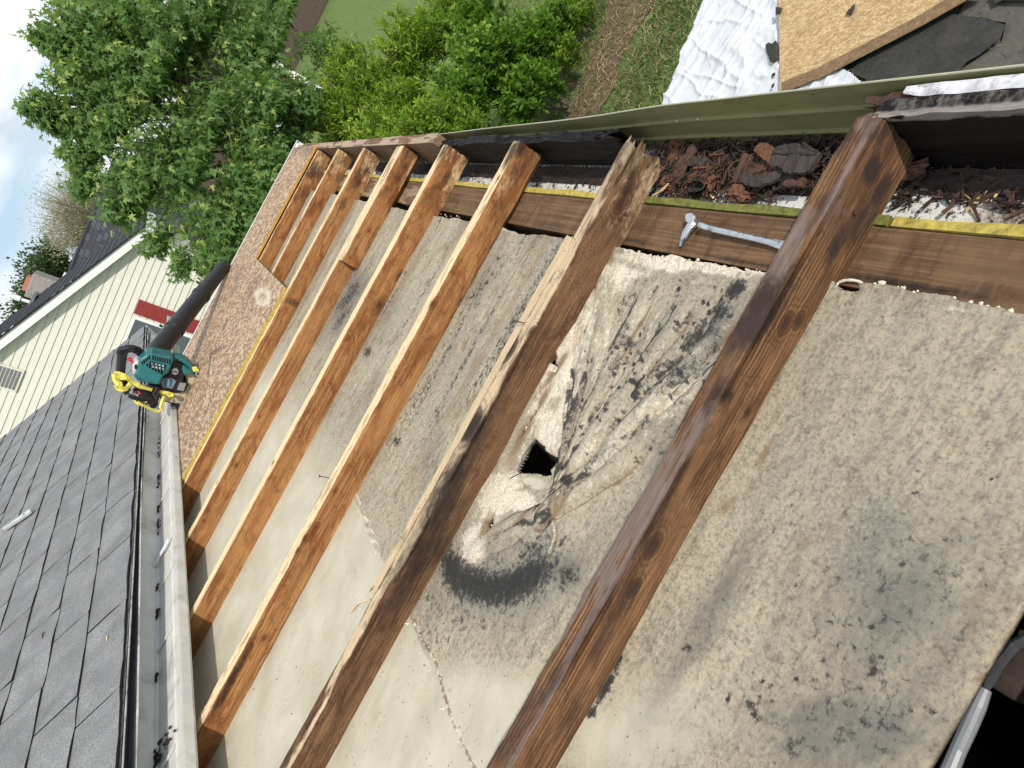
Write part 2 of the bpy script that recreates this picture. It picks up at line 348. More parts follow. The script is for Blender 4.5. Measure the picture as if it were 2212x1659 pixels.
# ground
m, t = newmat('lawn_ground'); p = t('TexCoord', out=3); a = t.noise(p, .9, 6, .6); b = t.noise(p, 14, 6, .7); c = t.noise(t.vmul(p, (2.2, .25, 1)), 1.0, 3, .5)
col = t.mix(t.ramp(b, .35, .65), (.085,.13,.038), (.165,.225,.075)); col = t.mix(t.ramp(c, .35, .65, 0, .35), col, (.14,.185,.07)); col = t.mix(t.ramp(a, .5, .68, 0, .3), col, (.13,.14,.06))
M['lawn'] = finish(m, t, col, .95, 0, b, .5, .03, spec=.1)
m, t = newmat('bare_soil'); p = t('TexCoord', out=3); b = t.noise(p, 22, 7, .75); c = t.noise(p, 3, 4, .6)
col = t.mix(t.ramp(b, .35, .65), (.10,.065,.045), (.25,.18,.13)); col = t.mix(t.ramp(c, .42, .6, 0, .6), col, (.16,.145,.07))
M['soil'] = finish(m, t, col, .95, 0, b, .8, .02, spec=.1)
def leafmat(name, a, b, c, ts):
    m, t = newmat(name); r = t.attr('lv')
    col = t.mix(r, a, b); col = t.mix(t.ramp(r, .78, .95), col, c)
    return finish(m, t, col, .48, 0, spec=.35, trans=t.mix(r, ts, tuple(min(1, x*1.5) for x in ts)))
M['maple'] = leafmat('maple_leaf', (.065,.135,.042), (.155,.27,.075), (.36,.42,.13), (.26,.42,.08))
M['shrubA'] = leafmat('bright_privet_leaf', (.085,.17,.014), (.18,.30,.025), (.34,.42,.06), (.26,.42,.03))
M['shrubB'] = leafmat('deep_green_leaf', (.05,.125,.014), (.12,.245,.025), (.22,.34,.045), (.18,.34,.03))
M['conifer'] = leafmat('distant_green_leaf', (.04,.08,.03), (.075,.13,.045), (.10,.16,.06), (.06,.11,.03))
M['twiggy'] = leafmat('budding_twigs', (.34,.32,.20), (.46,.43,.28), (.52,.49,.32), (.42,.38,.22))
M['bark'] = plain('grey_brown_bark', (.085,.07,.055), .9, var=.3, scale=20, bstr=.6)
M['grassblade'] = leafmat('grass_blade', (.085,.14,.035), (.16,.22,.065), (.30,.27,.13), (.08,.14,.02))
M['dryweed'] = leafmat('dry_weeds', (.16,.12,.07), (.27,.20,.12), (.36,.29,.18), (.08,.06,.03))
M['tarp'] = plain('white_sheet', (.60,.62,.67), .45, var=.08, scale=14, bstr=.4)
m, t = newmat('roofing_felt'); p = t('TexCoord', out=3); a = t.noise(p, 60, 6, .75); oi = t('ObjectInfo', out=5); b = t.noise(p, 6, 4, .6)
col = t.mix(t.ramp(a, .35, .65), (.016,.016,.016), (.042,.041,.038)); col = t.mix(t.ramp(b, .4, .65, 0, .5), col, (.065,.06,.052)); col = t.mix(t.ramp(t.noise(p, 180, 2), .73, .76, 0, .8), col, (.3,.3,.3))
M['felt'] = finish(m, t, col, .85, 0, a, .4, .002)
M['felt_grey'] = plain('weathered_felt', (.095,.09,.078), .9, var=.2, scale=40, bstr=.4, dirt=(.05,.047,.04), dscale=9)
M['rot_orange'] = plain('crumbly_orange_rot', (.15,.065,.038), .95, var=.4, scale=160, bstr=1.0, dirt=(.08,.035,.022), dscale=50)
M['rot_brown'] = plain('rotten_brown_wood', (.085,.046,.032), .9, var=.4, scale=50, bstr=.8, dirt=(.03,.018,.014), dscale=25)
M['rot_dark'] = plain('rotten_dark_wood', (.04,.026,.022), .85, var=.4, scale=60, bstr=.8)
M['rot_grey'] = plain('grey_brown_slab', (.05,.04,.037), .8, var=.3, scale=25, bstr=.6)
M['chip'] = plain('pale_wood_splinter', (.68,.50,.27), .8, var=.2, scale=60, bstr=.4)

# ================================================================== PORCH
b0, SP, TH, DEP = 0.5057, .4064, .038, .0662
GND = -2.7
porch = thing('porch', 'stripped low slope porch roof with bare rafters, rotten eave and mouldy ceiling boards', 'porch', (0, 2.0, -2.75))

def plank_attrs(u, q, seed, knots, stains, pale, pervs):
    """grain phase and stain/pale masks on a (u along, q around) grid"""
    g = q + .004*(fbm(u*2.2+seed, q*6, seed)-.5)*2 + .010*(vn(u*1.3+seed*3, q*3+9)-.5)
    st = np.zeros_like(u)+.26*smooth(fbm(u*6+seed*1.7, q*30, seed*2.1), .56, .74)
    for (ka, kq, kr) in knots:
        du = (u-ka)/(kr*2.6); dq = (q-kq)/kr; r2 = du*du+dq*dq
        g = g + .55*kr*np.sign(dq+1e-6)*np.exp(-r2*.9)*np.minimum(1, np.abs(dq)*1.4)
    for (sa, sq, ra, rq, s) in stains:
        n = .6*(fbm(u*25+seed, q*50, 3.3)-.5)
        rr = np.hypot((u-sa)/ra, (q-sq)/rq)+n; st = np.maximum(st, s*np.exp(-np.clip(rr, 0, 9)**3))
    kdm = np.full_like(u, 5.0)
    for (ka, kq, kr) in knots: kdm = np.minimum(kdm, np.hypot((u-ka)/kr/1.5, (q-kq)/kr))
    return g, np.clip(st, 0, 1), kdm

def rafter(name, A0, A1, B, thk, N0, dep, mat, seed, knots=(), stains=(), pale=None, jag=(0, 0), wane=.0055, bow=None, parent=None, label=None, du=.006, wany=0.0):
    nu = max(8, int((A1-A0)/du)); u = np.linspace(A0, A1, nu)
    nt_, ns, nb, nf = 8, 14, 3, 5
    prof = [(B+thk*(1-i/nt_), N0) for i in range(nt_)]+[(B, N0-dep*i/ns) for i in range(ns)]+[(B+thk*i/nb, N0-dep) for i in range(nb)]+[(B+thk, N0-dep*(1-i/nf)) for i in range(nf)]
    prof = np.array(prof); npf = len(prof)
    q = np.array([thk*i/nt_ for i in range(nt_)]+[thk+dep*i/ns for i in range(ns)]+[thk+dep+thk*i/nb for i in range(nb)]+[2*thk+dep+dep*i/nf for i in range(nf)])
    U, Q = np.meshgrid(u, q, indexing='ij')
    Bv = np.repeat(prof[None, :, 0], nu, 0); Nv = np.repeat(prof[None, :, 1], nu, 0)
    # eased and waney arrises
    for bi, sgn in ((nt_, 1), (0, -1)):
        wn = wane*(.30+1.9*smooth(fbm(u*9+seed, u*0+bi, 1.0, 5), .42, .72))
        Nv[:, bi] -= wn*.6; Bv[:, bi] += sgn*wn*.6
    wb = wany*smooth(fbm(u*4+seed*2, u*0, 4.4), .45, .65)
    for j in range(nt_+ns-2, nt_+ns+1): Nv[:, j] += wb*(j-(nt_+ns-3))/3
    Nv += .0012*(fbm(U*40+seed, Q*90)-.5)*2; Bv += .0010*(fbm(U*30+seed*2, Q*80, 2)-.5)*2
    if bow is not None: Nv += bow(u)[:, None]
    Uv = U.copy()
    for e, jg in ((0, jag[0]), (1, jag[1])):
        if jg:
            rough = jg*(vn(Q[0]*260+seed, Q[0]*0+3)+.6*vn(Q[0]*700, Q[0]*0+8)-.2)
            wgt = smooth(U, A1-jg*3, A1) if e else 1-smooth(U, A0, A0+jg*3)
            Uv += (-1 if e else 1)*rough[None, :]*wgt
    V = np.stack([Uv, Bv, Nv], -1).reshape(-1, 3)
    F = gridfaces(nu, npf, True); F = [tuple(reversed(f)) for f in F]
    F.append(tuple(range(npf))); F.append(tuple((nu-1)*npf+i for i in range(npf))[::-1])
    g, st, kdm = plank_attrs(U, Q, seed, knots, stains, pale, None)
    pl = pale(U, Q) if pale else U*0
    eave = smooth(U, .02, .34); pl = np.where((Q > TH)&(Q < TH+DEP+.01), np.maximum(pl, .46*eave*smooth(fbm(U*8+seed, Q*30, 3.0), .42, .56)), pl)
    rgk = np.abs(fbm(U*11+seed, Q*26, seed*.7, 3)-.5); st = np.maximum(st, .56*eave*smooth(rgk, .04, .006)*smooth(fbm(U*7, Q*20, seed+5), .4, .6)); st = np.maximum(st, .62*eave*smooth(fbm(U*10+seed, Q*34, 9.0), .53, .66)); st = np.maximum(st, .60*smooth(U, .30, .40)*smooth(fbm(U*20, Q*50, seed), .4, .55)); st = np.maximum(st, np.where(Q < TH, (.34 if wany or jag[1] > .02 else .1)*smooth(fbm(U*30+seed, Q*160, 4.), .5, .66)*1.6, 0)); st = np.clip(st, 0, 1)
    return mk(name, V, F, mat, parent or porch, uv=np.stack([U, Q], -1).reshape(-1, 2), attrs={'g': g.ravel(), 'st': st.ravel(), 'pl': pl.ravel(), 'kd': kdm.ravel()}, label=label)

def PQ(k, P, top=False):       # traced point -> (A, q) on the side face (or top) of rafter k
    B = b0+SP*k
    if top: p = on(P, 2, 0); return p[0], np.clip(B+TH-p[1], 0, TH)
    p = on(P, 1, B); return p[0], TH-p[2]
def topface(a=.85, edge=0.0, seed=1.0, lo=.55):
    return lambda U, Q: np.where(Q < TH-.001, a*(lo+(1-lo)*smooth(fbm(U*9+seed, Q*60, seed), .3, .5)), edge*smooth(Q, TH+.02, TH))
def k_(k, P, r, top=False): a, q = PQ(k, P, top); return (a, q, r)
def s_(k, P, ra, rq, s, top=False): a, q = PQ(k, P, top); return (a, q, ra, rq, s)

# rafter nearest the viewer
kn = [k_(0,(1700,700),.010), k_(0,(1727,694),.008), k_(0,(1616,893),.005), k_(0,(1372,1272),.009), k_(0,(1413,1180),.011), k_(0,(1580,858),.004), k_(0,(1648,648),.012,True), k_(0,(1550,850),.006,True)]
sn = [s_(0,(1888,368),.022,.016,.95), s_(0,(1905,410),.03,.013,.85), s_(0,(1860,470),.025,.012,.75), s_(0,(1806,535),.03,.014,.8), s_(0,(1945,300),.03,.02,.35), s_(0,(1660,655),.05,.03,.8,True), s_(0,(1560,850),.04,.02,.75,True), s_(0,(1600,760),.10,.02,.5,True),
      s_(0,(1345,1310),.05,.014,.6), s_(0,(1300,1390),.04,.014,.7), s_(0,(1340,1530),.05,.02,.6), s_(0,(1250,1400),.15,.013,.45,True), s_(0,(1500,1000),.16,.012,.5,True), s_(0,(1180,1500),.12,.014,.6,True), s_(0,(1240,1540),.06,.02,.55), s_(0,(1420,1160),.07,.02,.5), s_(0,(1500,1080),.05,.012,.45), s_(0,(1610,880),.05,.02,.45), s_(0,(1330,1340),.09,.02,.6), s_(0,(1800,560),.08,.03,.4), s_(0,(1930,330),.05,.04,.5), s_(0,(1430,1110),.2,.010,.6,True), s_(0,(1630,690),.06,.03,.85,True), s_(0,(1110,1600),.08,.02,.6,True)]
rafter('rafter', -1.34, .412, b0, TH+.001, .0005, DEP+.0045, M['rafter_near'], 3.1, kn, sn, topface(.62, .15, 2.0, .45), jag=(0, .018), wane=.006, label='nearest rafter, aged brown with straight grain and a purple grey top')
# second rafter: old, mould specked, with a split sister board
kn = [k_(1,(1145,715),.008), k_(1,(1340,440),.012), k_(1,(1352,412),.011), k_(1,(1095,752),.017,True), k_(1,(1018,915),.02,True), k_(1,(900,1230),.010), k_(1,(826,1356),.006)]
sn = [s_(1,(1020,930),.05,.03,.85,True), s_(1,(1098,756),.04,.02,.85,True), s_(1,(1010,985),.16,.035,.62), s_(1,(940,1120),.16,.04,.72), s_(1,(880,1250),.10,.03,.66), s_(1,(1335,380),.05,.03,.45), s_(1,(1395,300),.06,.04,.5), s_(1,(850,1340),.05,.02,.5),
      s_(1,(1090,830),.10,.02,.5), s_(1,(1160,740),.10,.012,.5), s_(1,(960,1060),.10,.05,.8), s_(1,(905,1190),.07,.05,.75), s_(1,(1360,330),.05,.05,.6), s_(1,(1290,480),.06,.03,.45), s_(1,(860,1220),.08,.02,.6,True), s_(1,(940,1060),.07,.02,.6,True), s_(1,(1340,330),.05,.03,.7,True), s_(1,(900,1180),.15,.02,.62,True), s_(1,(1180,640),.12,.008,.5,True), s_(1,(1300,400),.10,.03,.5,True)]
rafter('rafter', -1.34, .395, b0+SP, TH, 0, DEP, M['rafter_old'], 5.7, kn, sn, topface(.70, .25, 4.0, .40), jag=(0, .030), wane=.006, wany=.010, label='second rafter, dark stained with mould specks and a splintered rotten end')
rafter('sister_board', on((790,1280),2,0)[0], .215, b0+SP+TH+.0015, .026, -.004, .05, M['rafter_old'], 8.3, [], [(-.35,.01,.03,.02,.5), (-.9,.012,.05,.02,.4)], topface(1.0, .2, 6.0, .85), jag=(.02, .006), wane=.006, label='pale split board fixed beside the second rafter')
# third
kn = [k_(2,(1010,716),.008), k_(2,(960,668),.011,True), k_(2,(930,880),.010), k_(2,(725,1060),.006), k_(2,(683,1138),.009), k_(2,(676,1152),.008), k_(2,(655,1163),.008), k_(2,(640,1190),.006), k_(2,(570,1378),.007), k_(2,(1072,378),.006)]
sn = [s_(2,(1150,345),.06,.05,.5), s_(2,(1105,330),.05,.02,.9,True), s_(2,(700,1050),.06,.016,.5), s_(2,(650,1210),.09,.02,.45), s_(2,(500,1470),.14,.012,.8), s_(2,(1030,480),.05,.02,.3), s_(2,(1000,640),.06,.03,.45), s_(2,(920,850),.05,.02,.4), s_(2,(1125,310),.035,.04,.85)]
rafter('rafter', -1.34, .395, b0+2*SP, TH, 0, DEP, M['rafter'], 9.9, kn, sn, topface(.95, .1, 7.0, .7), jag=(0, .006), wane=.004, wany=.012, label='third rafter, orange brown with a ring knot row low on its side')
rafter('sister_board', -.52, .205, b0+2*SP+TH+.0015, .016, -.006, .045, M['rim_new'], 10.3, [], [], topface(.9, .2, 6.0, .5), jag=(.012, .004), wane=.003, label='thin pinkish board along the third rafter')
kn = [k_(3,(975,420),.006), k_(3,(950,405),.005), k_(3,(820,660),.008), k_(3,(600,1060),.004), k_(3,(575,1000),.006)]
sn = [s_(3,(965,385),.03,.02,.7), s_(3,(925,510),.04,.02,.6), s_(3,(860,600),.03,.008,.7), s_(3,(820,660),.05,.02,.6), s_(3,(980,330),.09,.05,.45), s_(3,(560,1190),.05,.02,.4), s_(3,(958,325),.05,.02,.8,True)]
rafter('rafter', -1.34, .392, b0+3*SP, TH, 0, DEP, M['rafter'], 12.4, kn, sn, topface(.95, .1, 8.0, .75), jag=(0, .004), label='fourth rafter, orange with dark smears near the eave')
kn = [k_(4,(510,1005),.006), k_(4,(440,1125),.006), k_(4,(560,900),.004)]
sn = [s_(4,(415,1160),.05,.02,.5)]
rafter('rafter', -1.34, .392, b0+4*SP, TH, 0, DEP, M['rafter'], 14.9, kn, sn, topface(.95, .1, 9.0, .8), wany=.006, label='fifth rafter, clean orange board with a short pale block beside its eave end')
rafter('scab_block', on((780,586),2,-.06)[0], .392, b0+4*SP-.0415, .040, .002, DEP-.001, M['rafter'], 16.9, [(.12,.07,.006),(.30,.075,.007),(.27,.085,.006),(.02,.06,.004)], [(.32,.07,.06,.03,.55),(.1,.09,.08,.015,.5)], topface(1.0, .3, 3.0, .9), wany=.012, label='short pale block nailed beside the fifth rafter')
sn5 = [s_(5,(790,370),.03,.02,.75), s_(5,(770,390),.05,.03,.65), s_(5,(740,440),.04,.02,.6), s_(5,(720,470),.10,.03,.45), s_(5,(690,590),.06,.02,.5), s_(5,(635,655),.02,.04,.75)]
rafter('rafter', -1.34, .392, b0+5*SP, TH, 0, DEP, M['rafter'], 18.1, [k_(5,(775,395),.010)], sn5, topface(.8, .1, 5.0, .6), label='sixth rafter, blotched brown and half under the board sheet')
rafter('rafter', -1.34, .392, b0+6*SP, TH, 0, DEP, M['rafter'], 20.4, [k_(6,(712,378),.005)], [s_(6,(735,380),.05,.03,.6), s_(6,(700,440),.06,.03,.5), s_(6,(740,350),.03,.05,.6)], topface(.6, .1, 5.5, .5), label='seventh rafter, showing in the cutout of the board sheet')
rafter('rafter', -1.34, .392, b0+7*SP, TH, 0, DEP, M['rafter'], 22.4, [], [s_(7,(680,370),.06,.05,.7), s_(7,(660,420),.06,.05,.6), s_(7,(645,450),.05,.03,.5)], topface(.5, .1, 5.5, .5), label='eighth rafter, under the far edge of the board sheet')
rafter('rafter', -1.34, .392, b0+8*SP-.02, TH, 0, DEP, M['rafter'], 23.4, du=.03)

# rim board along the eave ends, in its sound, rotten and far portions
def rimboard(B0, B1, A0, thk, N0, dep, mat, seed, label, pale, rot=0.0, jag=(0,0)):
    nb = max(20, int((B1-B0)/.008)); v = np.linspace(B0, B1, nb)
    prof = [(A0+thk*(1-i/10), N0) for i in range(10)]+[(A0, N0-dep*i/12) for i in range(12)]+[(A0+thk*i/3, N0-dep) for i in range(3)]+[(A0+thk, N0-dep*(1-i/4)) for i in range(4)]
    prof = np.array(prof); n = len(prof); q = np.array([thk*i/10 for i in range(10)]+[thk+dep*i/12 for i in range(12)]+[thk+dep+thk*i/3 for i in range(3)]+[2*thk+dep+dep*i/4 for i in range(4)])
    U, Q = np.meshgrid(v, q, indexing='ij'); Av = np.repeat(prof[None,:,0], nb, 0); Nv = np.repeat(prof[None,:,1], nb, 0)
    if rot:
        e = rot*smooth(fbm(v*7+seed, v*0+2, 1, 4), .4, .65); e2 = .012*(fbm(v*25, v*0, 2)-.5)
        Nv[:, :11] -= e[:, None]*(.3+1.2*fbm(U[:, :11]*26, Q[:, :11]*240, seed)); Nv[:, :11] += .004*(fbm(U[:, :11]*90, Q[:, :11]*500, 2.)-.5); Nv[:, 17:22] += e2[:, None]
        Av[:, 10:22] += .004*(fbm(U[:, 10:22]*12, Q[:, 10:22]*120, seed)-.5)*2
    Nv += .0015*(fbm(U*30+seed, Q*90)-.5)*2
    Uv = U.copy()
    for e_, jg in ((0, jag[0]), (1, jag[1])):
        if jg:
            r = jg*(vn(Q[0]*150+seed, Q[0]*0+3)); wg = smooth(U, B1-jg*2.5, B1) if e_ else 1-smooth(U, B0, B0+jg*2.5); Uv += (-1 if e_ else 1)*r[None,:]*wg
    V = np.stack([Av, Uv, Nv], -1).reshape(-1, 3); F = [tuple(f) for f in gridfaces(nb, n, True)]
    F.append(tuple(range(n))[::-1]); F.append(tuple((nb-1)*n+i for i in range(n)))
    g, st, kdm = plank_attrs(U, Q, seed, [], [], None, None)
    return mk('rim_board', V, F, mat, porch, uv=np.stack([U, Q], -1).reshape(-1,2), attrs={'g': g.ravel(), 'st': st.ravel(), 'pl': pale(U, Q).ravel(), 'kd': kdm.ravel()}, label=label)
rimboard(1.86, 3.985, .400, .030, -.002, .095, M['rim_new'], 2.2, 'far rim board, still sound with a pale top edge', lambda U, Q: np.where(Q < .029, .85*smooth(fbm(U*9, Q*70, 2.), .36, .52), .15*smooth(Q, .09, .03)))
rimboard(.985, 1.855, .399, .021, -.012, .085, M['rim_rot'], 4.2, 'middle rim board, rotten and wet black', lambda U, Q: np.where(Q < .03, .34*smooth(fbm(U*14, Q*80, 2), .4, .6), .12*smooth(Q, .1, .13)), rot=.010, jag=(.06, .01))
rimboard(-.30, .522, .402, .020, .001, .100, M['rim_rot'], 6.2, 'near rim board, wet black with a flaking grey white edge', lambda U, Q: np.where(Q < .019, .42+.6*smooth(Q, .012, .018), .9*smooth(Q, .036, .024)*smooth(fbm(U*16, Q*120, 7), .30, .45)), rot=.004, jag=(0, .006))
rimboard(-.30, .560, .4235, .017, -.006, .06, M['rot_brown'], 7.7, 'torn brown strip behind the near rim board', lambda U, Q: Q*0, rot=.010, jag=(0, .03))
vv = np.linspace(.20, .505, 60); V = []
for b in vv:
    e0 = .0012*(vn(b*60, 1)-.5); e1 = .003*(vn(b*45, 5)-.5)+.005*smooth(b, .47, .505)
    V += [(.4265+e1, b, -.0005-.018*(b-.2)), (.433, b, .0012-.018*(b-.2)), (.4405+e0, b, .0005-.018*(b-.2))]
fl = mk('metal_flake', V, gridfaces(60, 3), plain('chalky_white_edge', (.62,.62,.66), .55, var=.25, scale=70, dirt=(.12,.10,.09), dscale=60), porch, label='chalky white metal strip peeling off the near rim board'); sm = fl.modifiers.new('s','SOLIDIFY'); sm.thickness = .0012

# olive aluminium fascia, bent outwards, seen from behind
TOPN = lambda b: np.interp(b, [.39,.7,.9,1.085,1.4,1.89,4], [.001,-.001,-.005,-.013,-.019,-.027,-.029])
def fascia():
    v = np.linspace(-.30, 3.99, 150); nrow = [(0.0, 0), (-.016, 0), (-.0355, 0), (-.0365, -.0048), (-.0372, -.0050), (-.0395, -.0002), (-.057, 0), (-.0775, 0), (-.0785, -.0048), (-.0792, -.0050), (-.0815, -.0002), (-.098, 0), (-.116, -.002)]
    V = []
    for b in v:
        dent = .0012*smooth(b, .75, .95)*(1-smooth(b, 1.0, 1.25)); topn = float(TOPN(b))
        sag = .0025*sin(b*9)*smooth(b, .5, 1.0)
        for (n_, da) in nrow: V.append((.4455+da*1.0+dent*(1+n_*8)+sag*.3-.0*n_, b, n_+topn*(1+n_/.116)))
    return V, gridfaces(150, len(nrow))
V, F = fascia(); fo = mk('fascia_trim', V, F, M['olive'], porch, label='olive green metal fascia with two pressed ribs, seen from behind'); sm = fo.modifiers.new('s', 'SOLIDIFY'); sm.thickness = .0009
hm = MB(); vv = np.linspace(-.30, 3.99, 150)
hm.tube([(.4455+.0012*smooth(b,.75,.95)*(1-smooth(b,1.0,1.25))+.0008*sin(b*9)*smooth(b,.5,1.0), b, .0005+float(TOPN(b))) for b in vv], .0013, 6)
hm.build('fascia_hem', M['olive_hi'], porch)
for (P, r) in (((1507.6,256.6),.0018), ((1462.2,260.6),.0016)):
    p = on(P, 0, .4436); mb = MB(); mb.tube([p, p+np.array([-.0012,0,0])], r, 8); mb.build('nail_head', M['white_metal'], fo)

# wall plate, yellow edged sheathing, perforated soffit
def slab(name, A0, A1, B0, B1, N0, thk, mat, seed=1., label=None, pale=None, stains=(), parent=None, ragA=0.0, nA=None, nB=None, knots=()):
    nA = nA or max(3, int((A1-A0)/.006)); nB = nB or max(3, int((B1-B0)/.012))
    a = np.linspace(A0, A1, nA); b = np.linspace(B0, B1, nB); Bm, Am = np.meshgrid(b, a, indexing='ij')
    Nm = N0+.0012*(fbm(Bm*8+seed, Am*60)-.5)*2; Aw = Am.copy()
    if ragA: Aw += ragA*(fbm(Bm*22+seed, Bm*0)-.5)*2*(smooth(Am, A1-.02, A1)+1-smooth(Am, A0, A0+.02))
    top = np.stack([Aw, Bm, Nm], -1).reshape(-1,3); n = len(top); bot = top.copy(); bot[:,2] = N0-thk
    F = [tuple(f) for f in gridfaces(nB, nA)]; F = [f[::-1] for f in F]
    F += [tuple(i+n for i in f[::-1]) for f in F]
    ring = [j for j in range(nA)]+[i*nA+nA-1 for i in range(1, nB)]+[(nB-1)*nA+j for j in range(nA-2, -1, -1)]+[i*nA for i in range(nB-2, 0, -1)]
    for i in range(len(ring)): a_, b_ = ring[i], ring[(i+1)%len(ring)]; F.append((b_, a_, a_+n, b_+n)[::-1])
    g, st, kdm = plank_attrs(Bm, Am, seed, knots, stains, None, None); pl = pale(Bm, Am) if pale else Bm*0
    uv = np.stack([Bm, Am], -1).reshape(-1,2)
    return mk(name, np.vstack([top, bot]), F, mat, parent or porch, uv=np.vstack([uv, uv]), attrs={'g': np.tile(g.ravel(),2), 'st': np.tile(st.ravel(),2), 'pl': np.tile(pl.ravel(),2), 'kd': np.tile(kdm.ravel(),2), 'bn': np.zeros(2*g.size)}, label=label)
PN = -DEP-.0012
slab('wall_plate', .2405, .3125, -.35, 3.97, PN, .037, M['plate'], 3.3, 'brown wall plate board running under the rafters', stains=[(.35,.26,.05,.012,.5),(.43,.252,.10,.008,.8),(.9,.25,.12,.006,.6),(.62,.247,.14,.006,.7),(.2,.27,.05,.01,.5)], pale=lambda U, Q: .55*smooth(U, 1.35, 1.9)*smooth(fbm(U*8, Q*60), .4, .55), knots=[(.93,.285,.008),(.28,.3,.006)])
# yellow painted edge in three runs
def yrun(B0, B1, mat, dN, label):
    mb = MB(); n = int((B1-B0)/.03)+2; bb = np.linspace(B0, B1, n)
    for i in range(n-1):
        a, b = bb[i], bb[i+1]; na, nb = .0012*sin(a*23), .0012*sin(b*23)
        mb.prism([(.3145,a,PN+dN+na),(.3145,b,PN+dN+nb),(.3255+.001*sin(b*40),b,PN+dN+nb),(.3255+.001*sin(a*40),a,PN+dN+na)], (0,0,-.05))
    return mb.build('sheathing_edge', mat, porch, label=label)
yrun(-.30, .485, M['yellow'], .003, 'bright yellow edge near the viewer')
yrun(.49, .955, M['yellow_dirty'], .003, 'mossy dirty yellow edge beside the debris')
yrun(.96, 3.97, M['yellow'], .003, 'yellow edge running on under the far rafters')
SN = -.112
for i, bb in enumerate(np.arange(-.30, 3.97, .305)):
    s1 = slab('soffit_panel', .3275, .442, bb+.0015, min(bb+.3035, 3.975), SN+(.012 if bb < .5 else .0), .0012, M['soffit'], 2.+i, 'white perforated soffit panel' if False else None, nA=16, nB=30)
    st = s1.data.attributes['st']; 
    st.data.foreach_set('value', np.full(len(s1.data.vertices), .30 if bb > .9 else .22)); bc = np.array([v.co.y for v in s1.data.vertices])+wloc(s1).y; s1.data.attributes['bn'].data.foreach_set('value', np.where(bc < .49, .55*smooth(-bc, -.475, -.40)+.16, np.where(bc > .95, .25+.2*float(vn(i*1.7, 2)), .02)))
    for k, fr in enumerate((.18, .5, .82)):
        mb = MB(); c = bb+.305*fr; zz = SN+(.012 if bb < .5 else 0)+.0012; mb.box((.3395, c-.011, zz), (.3422, c+.011, zz+.0006)); mb.build('vent_slot', M['slot'], s1)
mb = MB()
for i in range(15): mb.box((.3265, -.30+i*.305-.001, SN+.0012+(.012 if i < 3 else 0)), (.4425, -.30+i*.305+.001, SN+.0026+(.012 if i < 3 else 0)))
mb.build('soffit_seam', M['slot'], porch, kind='stuff')

# ---------------------------------------------------------------- gypsum ceiling
AE = lambda b: np.interp(b, [-.1, .2, .32, .5, .61, .9, 1.28, 1.93, 4.2], [.246, .244, .244, .246, .238, .233, .226, .222, .222])
hole = [(1160,945),(1170.4,955),(1180.8,964),(1184,975),(1200,980.6),(1212,988),(1212,1000),(1194,1015),(1193.5,1028),(1173,1029),(1161.5,1024.5),(1122.8,1023.8),(1113.8,1018),(1120,1001.5),(1131.7,979),(1145,957)]
hole2 = [(1806,622),(1816,608),(1834,603),(1853,607),(1868,624),(1866,633),(1845,636),(1822,630)]
crackh = [(1198,772),(1210,764),(1212,776),(1208,790),(1214,800),(1206,812),(1198,806),(1203,792),(1192,786)]
slit = [(1060,1128),(1070,1118),(1078,1100),(1083,1104),(1075,1122),(1078,1138),(1070,1158),(1063,1168),(1056,1160),(1062,1145)]
crk2 = [(1160,890),(1172,876),(1176,882),(1166,896),(1150,915),(1138,935),(1130,944),(1127,940),(1146,912)]
GP = (1197,1108)
folds = [((1188,1112),(1330,985),(1478,828),10,.009),((1197,1106),(1300,955),(1415,790),10,.008),((1184,1120),(1345,1020),(1505,880),11,.0095),((1200,1096),(1275,930),(1350,760),8,.006),((1202,1088),(1245,900),(1285,730),6,.004),
         ((1205,1080),(1225,980),(1250,860),5,.004),((1190,1108),(1120,1160),(1035,1195),8,.008),((1194,1102),(1130,1132),(1065,1172),7,.007),((1196,1118),(1140,1185),(1075,1218),6,.005),((1415,790),(1480,700),(1510,620),10,.005),((1478,828),(1560,740),(1600,660),12,.007),((1350,760),(1395,680),(1430,610),8,.004),((1505,880),(1570,830),(1610,800),12,.007)]
